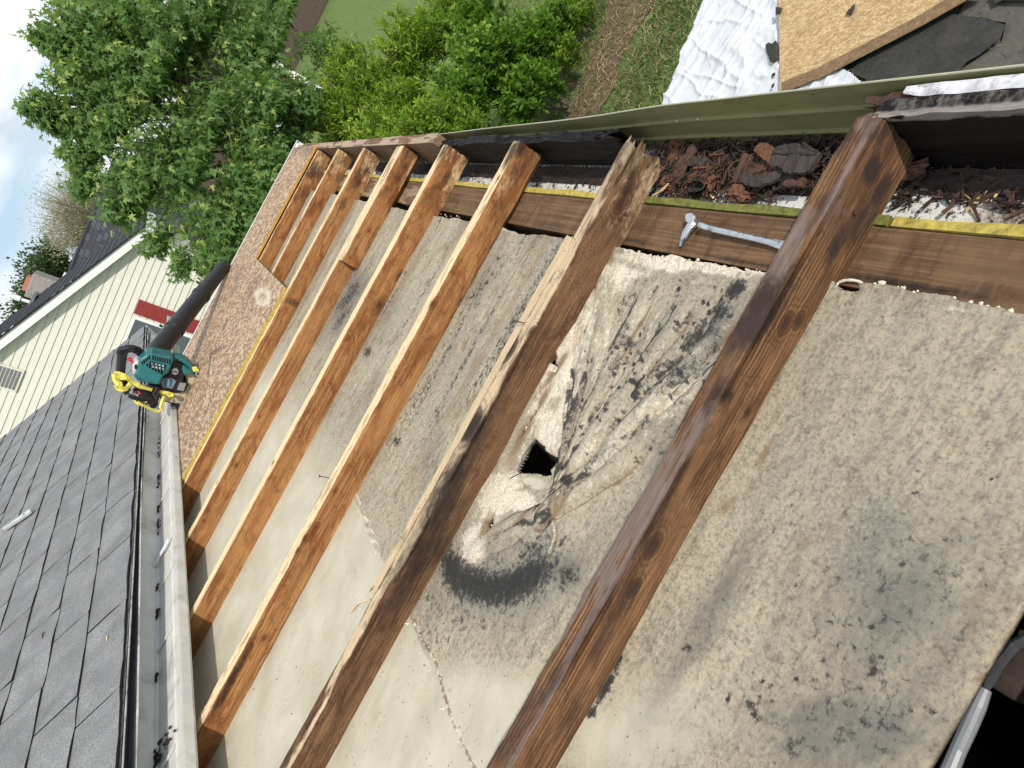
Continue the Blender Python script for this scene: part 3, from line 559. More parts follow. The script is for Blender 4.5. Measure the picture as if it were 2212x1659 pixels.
def ceiling(B0, B1, A0, step, name, label):
    na = int((.25-A0)/step); nb = int((B1-B0)/step); a = np.linspace(0, 1, na); b = np.linspace(B0, B1, nb)
    Bm, Tm = np.meshgrid(b, a, indexing='ij'); edge = AE(Bm)+.0075*(fbm(Bm*26, Bm*0+1, 0, 5)-.5)*2-.003
    # near edge retreats: the board is broken off towards the viewer
    Am = A0+(edge-A0)*Tm; px, py = scr(np.stack([Am, Bm, Bm*0-DEP], -1).reshape(-1,3)); px = px.reshape(Am.shape); py = py.reshape(Am.shape)
    N = -DEP-.0012-.0 + 0*Am
    N -= .010*smooth(-Am, .55, 1.2)*(.5+.5*np.sin(Bm*3))                                  # slack between fixings
    N += .0055*(fbm(Am*2.5+7, Bm*11-Am*3, 8.0, 3)-.5)*2*(Bm < .95); N += .0022*(fbm(Am*3, Bm*26, 2.0)-.5)*2*(1-smooth(-Am, .1, .55))+.0009*(fbm(Am*40, Bm*60)-.5)*2
    N += .0035*(fbm(Am*5+3, Bm*34, 5.0, 3)-.5)*2*smooth(Am, -.2, .05)*smooth(Bm, .95, 1.0)
    fold = 0*Am; dk = 0*Am
    for (p0, p1, p2, wd, h) in folds:
        for (s_a, s_b) in ((p0, p1), (p1, p2)):
            d, t = seg_dist(px+4*(vn(py*.03, px*.03)-.5), py, s_a, s_b); w_ = wd*(1.25 if s_a is p0 else 1.8)
            hh = h*(1 if s_b is p1 else (1-.45*t)); fold = np.maximum(fold, hh*np.exp(-(d/w_)**2)); 
    N += 1.35*fold
    bowl = np.exp(-(np.hypot(px-1150, py-1010)/75)**2); N -= .010*bowl
    rr = np.hypot(px-1080, py-1150)
    mo = 0*Am; wh = 0*Am; br = 0*Am; gr = 0*Am
    def blob(x, y, rx, ry, s, ang=0.0, ch=None, pw_=2):
        ca, sa = cos(radians(ang)), sin(radians(ang)); X = (px-x)*ca+(py-y)*sa; Y = -(px-x)*sa+(py-y)*ca
        return s*np.exp(-np.power(np.hypot(X/rx, Y/ry)+.28*(fbm(px*.05, py*.05, x)-.5)*2, pw_).clip(0, 40))
    arc = np.exp(-((rr-125)/54)**2)*smooth(py-.12*px, 990, 1110)*smooth(px, 925, 985); arc2 = .42*np.exp(-((rr-205)/26)**2)*smooth(py, 1200, 1310)*(1-smooth(px, 1010, 1130))
    mo = np.maximum(mo, .90*arc); mo = np.maximum(mo, arc2)
    ML = [(1240,1250,24,40,.7,25),(1601,636,20,34,.95,25),(1570,690,26,34,.85,30),(1556,730,24,26,.7,0),(1505,742,18,44,.75,35),(1520,728,16,40,.8,35),(1365,748,20,28,.75,20),(1372,715,9,16,.7,20),(1395,770,13,10,.6,0),(1404,786,9,7,.7,0),(1425,768,8,8,.6,0),(1340,800,10,40,.65,25),
          (1420,842,10,52,.72,52),(1385,868,9,34,.55,50),(1465,795,12,46,.8,50),(1310,905,8,34,.5,45),(1265,925,6,28,.45,20),(1180,770,7,7,.5,0),(867,958,15,19,.75,20),(1040,630,16,46,.5,30),(1075,600,10,40,.4,32),(1105,560,22,36,.35,30),(760,645,18,50,.7,35),(800,765,12,16,.75,30),(745,690,12,60,.6,35),
          (700,800,10,40,.4,35),(655,760,8,60,.5,33),(1500,1406,18,12,.75,0),(1635,1530,22,34,.7,-40),(1660,1560,30,14,.6,25),(1690,1400,9,9,.5,0),(1850,1560,150,80,.36,20),(1345,1436,8,30,.95,25),(1318,1490,12,52,.98,28),(1290,1540,10,24,.85,28),(2040,1290,14,150,.34,22),(1965,1460,16,90,.42,22),(1900,1060,60,120,.16,20),(2100,1180,20,90,.22,20),
          (1735,1620,60,30,.5,0),(1845,1300,60,90,.24,20),(1650,1100,60,90,.10,0),(1225,1180,18,46,.55,25),(1480,940,16,30,.5,30),(1445,985,14,30,.45,30),(1350,1100,60,50,.22,0),(975,1330,14,30,.5,-30),(1000,1130,10,30,.35,20),(560,1430,20,80,.40,28),(520,1500,30,60,.3,28),(1985,1540,20,14,.5,0)]
    for (x, y, rx, ry, s, ang) in ML: mo = np.maximum(mo, blob(x, y, rx, ry, s, ang))
    rs_ = random.Random(77)
    for (x, y, sx, sy, n_, r0, r1) in ((1390,770,60,60,34,2,7),(1540,700,50,60,30,3,8),(1440,850,50,50,26,2,7),(1330,860,40,60,16,2,6),(1060,650,40,60,10,2,5),(1280,930,50,40,14,2,5),(1600,1450,60,60,16,2,5),(1750,1330,120,120,34,2,5),(1950,1250,120,120,24,2,5),(1850,1520,110,80,30,3,7),(900,1450,120,80,22,1,2.5),(640,1500,90,70,30,1,2.4),(2000,900,120,140,14,2,4)):
        for _ in range(n_):
            cx_s, cy_s, rd = rs_.gauss(x, sx), rs_.gauss(y, sy), rs_.uniform(r0, r1); mo = np.maximum(mo, rs_.uniform(.6, .95)*np.exp(-(np.hypot((px-cx_s), (py-cy_s)*.8)/rd)**4))
    th = np.arctan2(-(py-GP[1]), px-GP[0]); rg = np.hypot(px-GP[0], py-GP[1])+1; fan = smooth(th, .48, .62)*(1-smooth(th, 1.42, 1.55))*smooth(rg, 25, 70)*(1-smooth(rg, 430, 640))*(Bm > .5)
    t1 = fbm(th*13+2, np.log(rg)*1.6, 2.0, 4); t2 = fbm(th*22+9, np.log(rg)*2.2, 6.0, 3)
    mo = np.maximum(mo, fan*.80*smooth(t1, .55, .66)*smooth(fbm(px*.018, py*.018, 4), .36, .5)*smooth(rg, 60, 190)); mo = np.maximum(mo, fan*.55*smooth(t2, .62, .70)); wh = np.maximum(wh, fan*.50*smooth(t1, .47, .38)); br = np.maximum(br, fan*.42*smooth(t2, .44, .34))  # mould streaks that also paint fold shading: darker valleys, paler crests
    N += fan*.010*(t1-.5)*-1.6
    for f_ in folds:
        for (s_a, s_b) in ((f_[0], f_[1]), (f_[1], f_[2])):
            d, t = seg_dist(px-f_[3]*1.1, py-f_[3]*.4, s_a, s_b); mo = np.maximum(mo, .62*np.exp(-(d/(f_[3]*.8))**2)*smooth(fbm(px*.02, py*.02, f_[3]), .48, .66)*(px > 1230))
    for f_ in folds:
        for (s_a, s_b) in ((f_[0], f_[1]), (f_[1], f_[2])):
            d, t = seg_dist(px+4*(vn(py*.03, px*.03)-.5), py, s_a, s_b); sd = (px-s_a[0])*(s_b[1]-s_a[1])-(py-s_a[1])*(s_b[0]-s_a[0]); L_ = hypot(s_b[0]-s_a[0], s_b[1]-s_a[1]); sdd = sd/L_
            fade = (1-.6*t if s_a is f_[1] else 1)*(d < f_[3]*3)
            mo = np.maximum(mo, .98*np.exp(-((sdd-f_[3]*1.8)/3.6)**2)*fade*(.6+.5*fbm(px*.05, py*.05, 2)));  br = np.maximum(br, .8*np.exp(-((sdd+f_[3]*1.7)/4)**2)*fade); wh = np.maximum(wh, .42*np.exp(-((sdd+f_[3]*.3)/(f_[3]*.7))**2)*fade)  # fold shading painted in: dark lines at both bases, paler crests
    for (x, y, rx, ry, s, ang) in [(1085,1262,105,62,.62,0),(1010,1262,52,40,.70,20),(1165,1205,46,70,.64,25),(1080,1290,60,26,.74,0),(1950,1330,240,330,.33,25),(1880,1560,200,90,.40,0),(1700,1150,60,160,.22,25),(1560,1330,40,120,.22,28),(1020,1350,80,30,.40,0),(960,1380,30,40,.38,-20)]: mo = np.maximum(mo, blob(x, y, rx, ry, s, ang))
    dkm = 0*Am; ws = np.abs(fbm(Am*5+2, Bm*14, 12., 4)-.5); br = np.maximum(br, .62*smooth(ws, .03, .005)*smooth(Am, -.55, -.3)*(Bm > .95)); br = np.maximum(br, .50*smooth(fbm(Am*3, Bm*16, 3.), .55, .68)*smooth(Am, -.6, -.2)*(Bm > .95)); br = np.maximum(br, .38*smooth(fbm(Am*9, Bm*9, 6.), .58, .7)*(Bm < .53))
    for (x, y, rx, ry, sx_, ang) in [(1950,1340,230,300,.62,25),(1860,1580,240,110,.85,0),(2080,1120,90,200,.3,20),(1560,1310,38,190,.7,30),(1440,1500,30,120,.5,30),(1700,1240,70,110,.35,20),(1470,960,50,130,.55,30),(1330,1160,50,90,.35,25),(1080,1270,150,90,.75,0),(1240,1235,50,64,.7,20),(1330,1010,40,60,.3,30),(1050,620,30,90,.5,30),(1000,800,60,110,.3,30),(760,660,30,100,.7,32),(830,700,40,90,.4,32),(560,1420,30,120,.4,28),(1590,700,40,90,.55,25),(1420,740,50,70,.35,30),(2180,720,60,30,.35,0),(1960,680,40,24,.3,0)]: dkm = np.maximum(dkm, blob(x, y, rx, ry, sx_, ang))
    dkm = np.maximum(dkm, .20*(Bm < .53)*smooth(px, 1450, 1750)); dkm = np.clip(dkm*(.75+.6*(fbm(px*.012, py*.012, 5)-.3)), 0, 1)
    strk = smooth(fbm(Am*4, Bm*34, 9.0), .5, .7); mo = np.maximum(mo, .50*strk*smooth(Am, -.45, -.1)*smooth(Bm, .9, 1.05)*(1-smooth(Bm, 1.9, 2.3)*.4))
    # grime: everywhere near the eave and over the near bay
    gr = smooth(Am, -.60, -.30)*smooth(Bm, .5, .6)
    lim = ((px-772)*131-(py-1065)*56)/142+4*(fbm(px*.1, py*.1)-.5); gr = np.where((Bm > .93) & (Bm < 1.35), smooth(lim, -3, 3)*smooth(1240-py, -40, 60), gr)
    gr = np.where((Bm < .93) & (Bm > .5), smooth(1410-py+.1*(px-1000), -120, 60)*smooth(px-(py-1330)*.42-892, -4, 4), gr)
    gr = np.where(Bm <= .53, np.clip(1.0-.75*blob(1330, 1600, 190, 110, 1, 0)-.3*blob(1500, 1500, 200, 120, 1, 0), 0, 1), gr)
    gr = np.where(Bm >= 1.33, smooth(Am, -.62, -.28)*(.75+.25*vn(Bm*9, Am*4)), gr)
    for (x, y, rx, ry, s, ang) in [(1310,590,120,16,.95,6),(1440,575,90,22,.9,8),(1560,592,80,14,.8,10),(1345,600,40,40,.75,0),(1228,790,38,135,.95,30),(1175,880,20,90,.85,32),(1262,710,34,100,.85,30),(1240,870,26,70,.7,20),(1300,640,30,60,.7,30),(1195,930,36,50,.95,15),(1210,970,18,36,.8,0),(1085,1075,44,72,1.0,30),(1125,1085,46,30,1.0,20),(1035,1180,34,56,.95,25),(1015,1215,14,44,.8,28),(1145,1000,70,60,.35,0),(1330,860,14,70,.45,28),(1370,560,60,12,.7,5),(2060,675,60,7,.6,8),(1960,625,50,6,.5,14),(1870,612,30,10,.5,0),(1130,500,60,8,.8,10),(960,465,30,7,.7,12),(1010,1215,8,30,.9,10)]:
        wh = np.maximum(wh, blob(x, y, rx, ry, s, ang, pw_=3))
    tan_ = blob(1158, 1046, 34, 15, 1, 15, pw_=4); gr = gr*(1-tan_); wh = wh*(1-tan_); mo = mo*(1-tan_)
    for (x, y, rx, ry, s, ang) in [(1240,690,10,40,.6,33),(1212,800,10,60,.95,32),(1184,862,9,50,.98,30),(1138,935,11,66,.95,32),(1062,1140,12,44,.95,22),(1172,975,8,10,.8,0),(1300,640,14,44,.5,30),(1130,1060,8,40,.5,70),(1110,1000,10,30,.6,20),(1055,1150,14,40,.5,30),(1325,560,18,24,.7,0),(1290,620,20,40,.55,33),(1600,880,40,90,.25,30),(1660,985,14,44,.75,30),(1630,1060,16,40,.6,35),(1580,1100,18,34,.8,40),(1840,1130,60,60,.2,0),(1740,1180,40,50,.45,0),(1720,1230,30,20,.5,0),(2135,1470,20,20,.7,0),(1600,1540,80,60,.25,0),(1830,1650,60,30,.4,0),(2190,660,40,10,.5,10),(1320,1430,200,60,.1,0),(960,1400,20,60,.15,20)]:
        br = np.maximum(br, blob(x, y, rx, ry, s, ang))
    d = np.minimum(seg_dist(px, py, (897,1330), (950,1430))[0], np.minimum(seg_dist(px, py, (950,1430), (985,1545))[0], seg_dist(px, py, (985,1545), (1042,1662))[0]))
    d = d+5*(fbm(px*.12, py*.12, 3)-.5); nz = smooth(fbm(px*.22, py*.22, 8, 5), .42, .56); br = np.maximum(br, .9*nz*np.exp(-(d/5)**2)); N += .0012*nz*np.exp(-(d/4)**2)-.0012*np.exp(-(d/1.5)**2)
    wh = np.maximum(wh, .75*(1-nz)*np.exp(-((d-2)/2.5)**2)); dc = np.minimum(np.minimum(seg_dist(px, py, (1206,1128), (1214,1162))[0], seg_dist(px, py, (1214,1162), (1196,1222))[0]), seg_dist(px, py, (1196,1222), (1178,1274))[0])+2*(fbm(px*.2, py*.2, 3)-.5); wh = np.maximum(wh, .95*np.exp(-(dc/2.2)**2)); br = np.maximum(br, .8*np.exp(-((dc-4)/2)**2)*(px > 1200)); N += .0015*np.exp(-((dc-3)/3)**2)
    d3 = np.minimum(seg_dist(px, py, (768,1062), (790,1110))[0], seg_dist(px, py, (790,1110), (826,1196))[0])+3*(fbm(px*.15, py*.15, 3)-.5)
    br = np.maximum(br, .6*np.exp(-(d3/2.5)**2)); wh = np.maximum(wh, .7*np.exp(-((d3-4)/2.5)**2)); N += .003*np.exp(-(d3/3)**2)
    eb = smooth(Am, edge-.012, edge); wh = np.maximum(wh, .75*eb*smooth(fbm(Bm*14, Am*4), .35, .5)*(.3+.7*(Bm < 1.0)*(Bm > .52))); N += .0035*eb*fbm(Am*90, Bm*90)
    N += .0030*np.clip(wh, 0, 1)*(fbm(Am*120, Bm*120, 1)-.4)
    V = np.stack([Am, Bm, N], -1).reshape(-1, 3)
    F = np.array([f[::-1] for f in gridfaces(nb, na)])
    cx = px.ravel()[F].mean(1); cy = py.ravel()[F].mean(1); ca = V[F][:, :, 0].mean(1); cb = V[F][:, :, 1].mean(1)
    cut = np.zeros(len(F), bool)
    for pl_ in (hole, hole2, crackh, slit, crk2): cut |= inpoly(cx+2.5*(vn(cx*.35, cy*.35)-.5), cy+2.5*(vn(cx*.35, cy*.35, 4)-.5), pl_)
    cut |= (cb < .2095+.004*fbm(ca*40, ca*0)) & (ca < .04)
    cut |= (cb < .2095-(ca-.04)*1.0) & (ca >= .04)
    F = F[~cut]
    used = np.unique(F); remap = -np.ones(len(V), int); remap[used] = np.arange(len(used))
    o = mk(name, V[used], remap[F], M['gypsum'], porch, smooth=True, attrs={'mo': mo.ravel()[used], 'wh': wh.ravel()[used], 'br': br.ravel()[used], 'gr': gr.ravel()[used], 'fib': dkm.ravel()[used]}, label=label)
    s = o.modifiers.new('s', 'SOLIDIFY'); s.thickness = .011; s.offset = -1; s.use_rim = True
    return o
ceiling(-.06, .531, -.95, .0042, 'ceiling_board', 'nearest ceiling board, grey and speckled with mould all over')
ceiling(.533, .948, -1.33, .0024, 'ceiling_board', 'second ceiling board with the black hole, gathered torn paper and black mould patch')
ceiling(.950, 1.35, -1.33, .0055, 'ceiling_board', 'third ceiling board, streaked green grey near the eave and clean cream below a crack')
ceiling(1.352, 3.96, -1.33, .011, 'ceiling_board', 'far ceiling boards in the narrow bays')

# loose crumbs of gypsum along the broken joints
def lumps(name, spots, mat, parent, kind='stuff', label=None, cat=None, seed=0):
    mb = MB(); r_ = random.Random(seed)
    ico = bmesh.new(); bmesh.ops.create_icosphere(ico, subdivisions=1, radius=1); iv = [tuple(v.co) for v in ico.verts]; fv = [[v.index for v in f.verts] for f in ico.faces]; ico.free()
    for (p, r) in spots:
        sx, sy, sz = r*r_.uniform(.7, 1.4), r*r_.uniform(.7, 1.4), r*r_.uniform(.5, .9)
        mb.add([(p[0]+v[0]*sx*r_.uniform(.75,1.2), p[1]+v[1]*sy*r_.uniform(.75,1.2), p[2]+v[2]*sz) for v in iv], fv)
    o = mb.build(name, mat, parent); 
    if kind: o['kind'] = kind
    return o
rr_ = random.Random(4); sp = []
def line(p, q, n, jit, r0, r1, N=PN+.002):
    for _ in range(n):
        t = rr_.random(); P = (p[0]+(q[0]-p[0])*t+rr_.gauss(0, jit), p[1]+(q[1]-p[1])*t+rr_.gauss(0, jit)); c = on(P, 2, N); sp.append((c, rr_.uniform(r0, r1)))
line((1222,752),(1196,830),46,5,.0018,.0045); line((1190,850),(1165,900),24,4,.0012,.003); line((1165,905),(1118,1000),26,4,.0010,.0028); line((1150,900),(1120,960),14,4,.001,.0025)
line((1335,545),(1460,560),40,3,.001,.003); line((1460,560),(1640,590),34,3,.001,.003); line((1322,560),(1300,620),22,6,.001,.003); line((1890,612),(2190,682),40,4,.001,.0028); line((1075,1060),(1050,1180),30,9,.001,.0026); line((950,462),(990,470),8,2,.001,.002)
line((1200,690),(1240,720),10,14,.001,.002); line((1060,1060),(1110,1100),26,10,.001,.0025); line((895,1330),(915,1375),14,2,.001,.0025)
lumps('gypsum_crumbs', sp, M['crumb'], porch, seed=3)
for P, r in (((1808,577+133),.002), ((1905,612),.0045), ((2094,663),.0055), ((1925,628),.004), ((1330,580),.006), ((1325,592),.005), ((958,476),.003)):
    c = on(P, 2, PN+.004); o = lumps('gypsum_lump', [(c, r)], M['crumb'], porch, kind=None, seed=int(P[0]))
# curled paper flakes along the tear
mb = MB()
for i in range(95):
    t = rr_.random(); seg = [((897,1330),(950,1430)),((950,1430),(985,1545)),((985,1545),(1040,1655))][rr_.randrange(3)]
    P = (seg[0][0]+(seg[1][0]-seg[0][0])*t+rr_.gauss(0,3), seg[0][1]+(seg[1][1]-seg[0][1])*t+rr_.gauss(0,3)); c = on(P, 2, PN+.001)
    a = rr_.uniform(0, 6.3); l = rr_.uniform(.006,.019); w_ = rr_.uniform(.0015,.0042); d = np.array([cos(a), sin(a), 0]); e = np.array([-sin(a), cos(a), 0])
    mb.add([c-e*w_, c+e*w_, c+d*l*.6+e*w_*.6+(0,0,l*.35), c+d*l*.6-e*w_*.6+(0,0,l*.35), c+d*l+(0,0,l*.9)], [(0,1,2,3),(3,2,4)])
mb.build('paper_flakes', M['crumb'], porch, kind='stuff')
# bare wire across the hole
wp = [on(P, 2, PN+z) for P, z in (((1160,944),.004),((1144,962),.003),((1131,982),.002),((1121,1004),.001),((1115,1022),.001))]
MB().tube(wp, .0011, 8).build('hole_wire', M['pvc'], porch, label='thin grey wire curving along the hole')
wp = [on(P, 2, PN+z) for P, z in (((1120,1024),.003),((1105,1032),.005),((1094,1045),.004),((1090,1062),.002))]
MB().tube(wp, .0008, 6).build('torn_wire', M['slot'], porch)
# rim of the small hole at the plate
ring = [on((1836+31*cos(a), 620+15*sin(a)), 2, PN+.004+.001*sin(a*3)) for a in np.linspace(0, 2*pi, 26)]
MB().tube(ring, [.0012+.0007*abs(sin(i*1.9)) for i in range(26)], 6, cap=False).build('hole_rim', M['crumb'], porch)
# split lath flap and grey tube at the broken near edge
tb = [on(P, 2, -.072+z) for P, z in (((2128,1488),.0),((2112,1525),.001),((2092,1570),.0),((2070,1618),-.001),((2052,1662),0),((2030,1705),0))]
MB().tube(tb, [.0045,.0058,.006,.0058,.006,.006], 12).build('edge_tube', M['pvc'], porch, label='grey rolled edge strip under the broken near ceiling edge')
tb = [on(P, 2, -.078) for P in ((2225,1375),(2190,1395),(2165,1425),(2140,1465),(2128,1488))]
MB().tube(tb, [.004,.0045,.004,.0045,.003], 8).build('edge_strip', M['apron'], porch)
p = on((2200,1420), 2, -.095); mb = MB(); mb.box((p[0]-.03, p[1]-.012, -.16), (p[0]+.02, p[1]+.008, -.093)); bevel(mb.build('blocking', M['rot_dark'], porch), .002)

# sheathing boards with yellow sprayed edges
def sheet(name, A0, A1, B0, B1, N0, seed, label, stf, plf, thk=.0112):
    o = slab(name, A0, A1, B0, B1, N0+thk, thk, M['osb'], seed, label, nA=max(8,int((A1-A0)/.012)), nB=max(8,int((B1-B0)/.012)), ragA=.0008)
    V = np.array([v.co for v in o.data.vertices])+np.array(wloc(o)); Vn = V @ MW
    px, py = scr(Vn); o.data.attributes['st'].data.foreach_set('value', np.clip(stf(px, py, Vn), 0, 1)); o.data.attributes['pl'].data.foreach_set('value', np.clip(plf(px, py, Vn), 0, 1)); return o
def stf(px, py, V):
    r = .10+0*px
    for a, b, wd, s in (((455,765),(480,750),5,.9),((455,768),(450,812),3,.85),((480,715),(492,690),3,.8),((470,780),(505,740),2,.6),((450,812),(430,880),4,.5),((545,610),(520,680),14,.45),((520,575),(500,640),12,.4),((560,600),(545,650),10,.5),((440,850),(410,960),8,.4),((420,900),(400,960),5,.5),((470,830),(440,900),3,.6)):
        d, t = seg_dist(px, py, a, b); r = np.maximum(r, s*np.exp(-(d/wd)**2))
    r = np.maximum(r, .5*smooth(-V[:,0], .93, 1.1)); return r
def plf(px, py, V): return .62*np.exp(-(np.hypot((px-567)/21, (py-642)/25)+.5*(fbm(px*.09, py*.09)-.5))**5)*(.6+.6*smooth(np.hypot((px-567)/20, (py-642)/24), .2, .8))
s1 = sheet('sheathing_board', -1.25, -.184, 2.566, 3.986, .0, 31.0, 'large weathered strand board sheet under the blower', stf, plf)
s2 = sheet('sheathing_board', -.1825, .408, 3.42, 3.986, .0, 33.0, 'narrow strand board strip running out to the eave', lambda x, y, V: .12+.4*smooth(V[:,0], .30, .4), lambda x, y, V: 0*x)
def edge_strip(pts, wd, mat, par, z0=.0006, z1=.0118):
    mb = MB(); n = len(pts)
    for i in range(n-1):
        a = np.array(pts[i]); b = np.array(pts[i+1]); d = b-a; d /= np.linalg.norm(d); e = np.array([d[1], -d[0]])*wd
        mb.prism([(a[0],a[1],z0),(b[0],b[1],z0),(b[0]+e[0],b[1]+e[1],z0),(a[0]+e[0],a[1]+e[1],z0)], (0,0,z1-z0))
    return mb.build('painted_edge', mat, par)
edge_strip([(x, 2.5655) for x in np.linspace(-1.25, -.184, 20)], .0012, M['yellow'], s1); edge_strip([(-.1838, y) for y in np.linspace(2.566, 3.42, 16)], .0012, M['yellow_dirty'], s1, z1=.0115)
edge_strip([(x, 3.4195) for x in np.linspace(-.1825, .408, 10)], .0012, M['orange_edge'], s2)
for P in ((1470,1530),): pass
dm = MB(); dm.prism([(-1.25,3.987,.014),(-1.25,4.006,.014),(-1.25,4.006,-.05),(-1.25,4.0045,-.05),(-1.25,4.0045,.0125),(-1.25,3.987,.0125)], (1.70,0,0)); dm.build('drip_edge', M['white_metal'], porch, label='white metal drip edge along the far end')
mb = MB(); mb.box((-1.34,3.9875,-.30),(.436,4.0035,.010)); mb.build('end_board', M['rim_new'].copy() if 0 else M['white_trim'], porch)
# nail in the third rafter and nail heads
def nail(P, k, top, parent, l=.012):
    a, q = PQ(k, P, top); B = b0+SP*k
    if top: c = np.array([a, B+TH-q, 0]); d = np.array([-.3,.5,.8])
    else: c = np.array([a, B, TH-q]); d = np.array([0,-1,.1])
    d = d/np.linalg.norm(d); mb = MB(); mb.tube([c-d*.002, c+d*l], .0011, 6); mb.tube([c+d*l, c+d*(l+.0012)], .0032, 8); return mb.build('nail', M['nail'], porch)
nail((706,1024), 2, True, porch, .02); nail((1048,660), 1, True, porch, .018)
for k, P in ((3,(922,513)),(3,(922,522)),(3,(924,531)),(5,(770,400)),(1,(1350,462)),(1,(1340,472)),(0,(1846,458)),(0,(1800,1000))): nail(P, k, False, porch, .001)

# room below with its shade painted as near black surfaces, outer walls of the porch
def room():
    mb = MB(); mb.box((-1.33, -1.6, -2.60), (.236, 3.96, -2.585)); mb.build('room_floor', M['black'], porch)
    mb = MB(); mb.box((-1.345, -1.6, -2.75), (-1.335, 3.97, -.10)); mb.build('room_wall', M['black'], porch)
    mb = MB(); mb.box((.2415, -1.6, -2.80), (.3120, 3.97, PN-.039)); mb.build('room_wall', M['fleshwall'], porch)
    mb = MB(); mb.box((-1.334, 3.962, -2.75), (.240, 3.980, -.0705)); mb.build('room_wall', M['fleshwall'], porch)
    mb = MB(); mb.box((-1.334, -1.62, -2.75), (.240, -1.602, -.0705)); mb.build('room_wall', M['fleshwall'], porch)
    mb = MB(); mb.box((-1.334, -1.60, .001), (.40, .075, .012)); mb.build('sheathing_board', M['osb'], porch, label='unseen board sheet added behind the viewer to keep light out of the room')
    mb = MB(); mb.box((-1.334, -.30, -.100), (-.96, .07, -.080)); mb.build('ceiling_board', M['black'], porch)
room()
for kk in (-1,):
    rafter('rafter', -1.30, .40, b0+SP*kk-.03, TH, 0, .055, M['rafter_old'], 41.0, du=.02, label='rafter at the lower right corner, mostly out of view')

# ================================================================== MAIN HOUSE: shingled slope and gutter
PITCH = radians(27.0); EX, EZ = -1.062, .222          # eave edge in world x,z
house = thing('main_house', 'house slope of worn grey tab shingles draining to a pale gutter beside the open rafters', 'house', (-1.4, 2.0, GND), world=True)
def RP(s, y, h=0.0): return (EX-s*cos(PITCH)-h*sin(PITCH)*-1*0+h*sin(PITCH)*1, y, EZ+s*sin(PITCH)+h*cos(PITCH))
RAKE = 5.36; EXPO_, TW = .1265, .358
mb = MB(); mb.prism([RP(0.004,-1.2,-.006), RP(3.2,-1.2,-.006), RP(3.2,RAKE-.01,-.006), RP(0.004,RAKE-.01,-.006)], (0,0,-.012)); mb.build('roof_deck', M['shingle_edge'], house, world=True)
tabs = {}
def tab_mesh(wd, ln, seed):
    """one shingle tab, local: x up-slope, y along eave, z normal"""
    r = random.Random(seed); nx, ny = 3, 7; V = []; F = []
    for i in range(nx+1):
        for j in range(ny+1):
            x = ln*i/nx; y = wd*j/ny; z = .0050*(1-i/nx)+.0012*r.uniform(-1,1)*(i < 2)+.0028*sin(j*1.1+seed)*(i == 0)*.6
            V.append((x+(r.uniform(-.0016,.0016) if i == 0 else 0), y+(r.uniform(-.001,.001) if j in (0,ny) else 0), z))
    n = len(V)
    for i in range(nx):
        for j in range(ny): a = i*(ny+1)+j; F.append((a, a+1, a+ny+2, a+ny+1))
    V += [(v[0], v[1], -.0022) for v in V[:ny+1]]+[(V[i*(ny+1)][0], V[i*(ny+1)][1], -.0022) for i in range(nx+1)]+[(V[i*(ny+1)+ny][0], V[i*(ny+1)+ny][1], -.0022) for i in range(nx+1)]
    for j in range(ny): F.append((j, n+j, n+j+1, j+1))
    o2 = n+ny+1
    for i in range(nx): F.append((i*(ny+1), (i+1)*(ny+1), o2+i+1, o2+i)); F.append((i*(ny+1)+ny, o2+nx+1+i, o2+nx+2+i, (i+1)*(ny+1)+ny))
    me = bpy.data.meshes.new('shingle'); me.from_pydata(V, [], F); me.materials.append(M['shingle']); me.materials.append(M['shingle_edge']); me.polygons.foreach_set('material_index', [0]*(nx*ny)+[1]*(len(F)-nx*ny)); me.update(); return me
Rt = Matrix(((-cos(PITCH),0,sin(PITCH)),(0,-1,0),(sin(PITCH),0,cos(PITCH))))     # x up-slope, y towards viewer, z out
meshes = [tab_mesh(TW-.006, EXPO_+.010, i) for i in range(5)]; half = [tab_mesh(TW/2-.006, EXPO_+.010, 50+i) for i in range(2)]
rs = random.Random(2)
for c in range(0, 14):
    off = (2.323 if c % 2 else 2.135)                           # traced slot positions
    off = {0: 2.216, 1: 2.323, 2: 2.135, 3: 2.30}.get(c, 2.14+.18*(c % 2))
    y0 = off-TW*10; y = y0
    while y < RAKE:
        ya, yb = y, min(y+TW, RAKE)
        if yb > .55 and yb-ya > .05:
            me = meshes[rs.randrange(5)]
            if yb-ya < TW-.01: me = half[0]
            o = bpy.data.objects.new('shingle', me); link(o, house)
            p = RP(c*EXPO_+rs.uniform(-.0015,.0015), yb-.002, .001+rs.uniform(0,.0012)); o.location = Vector(p)-house.location
            R4 = Rt.to_4x4(); o.rotation_euler = R4.to_euler()
            if yb-ya < TW-.01: o.scale = (1, (yb-ya-.006)/(TW/2-.006), 1)
        y += TW
mb = MB(); mb.prism([RP(14*EXPO_,-1.2,.002), RP(3.2,-1.2,.002), RP(3.2,RAKE,.002), RP(14*EXPO_,RAKE,.002)], (0,0,-.006)); mb.build('upper_shingles', M['shingle'], house, world=True)
mb = MB(); mb.prism([RP(-.012,-1.2,.0), RP(14*EXPO_,-1.2,0), RP(14*EXPO_,.55,0), RP(-.012,.55,0)], (0,0,.004)); mb.build('near_shingles', M['shingle'], house, world=True)
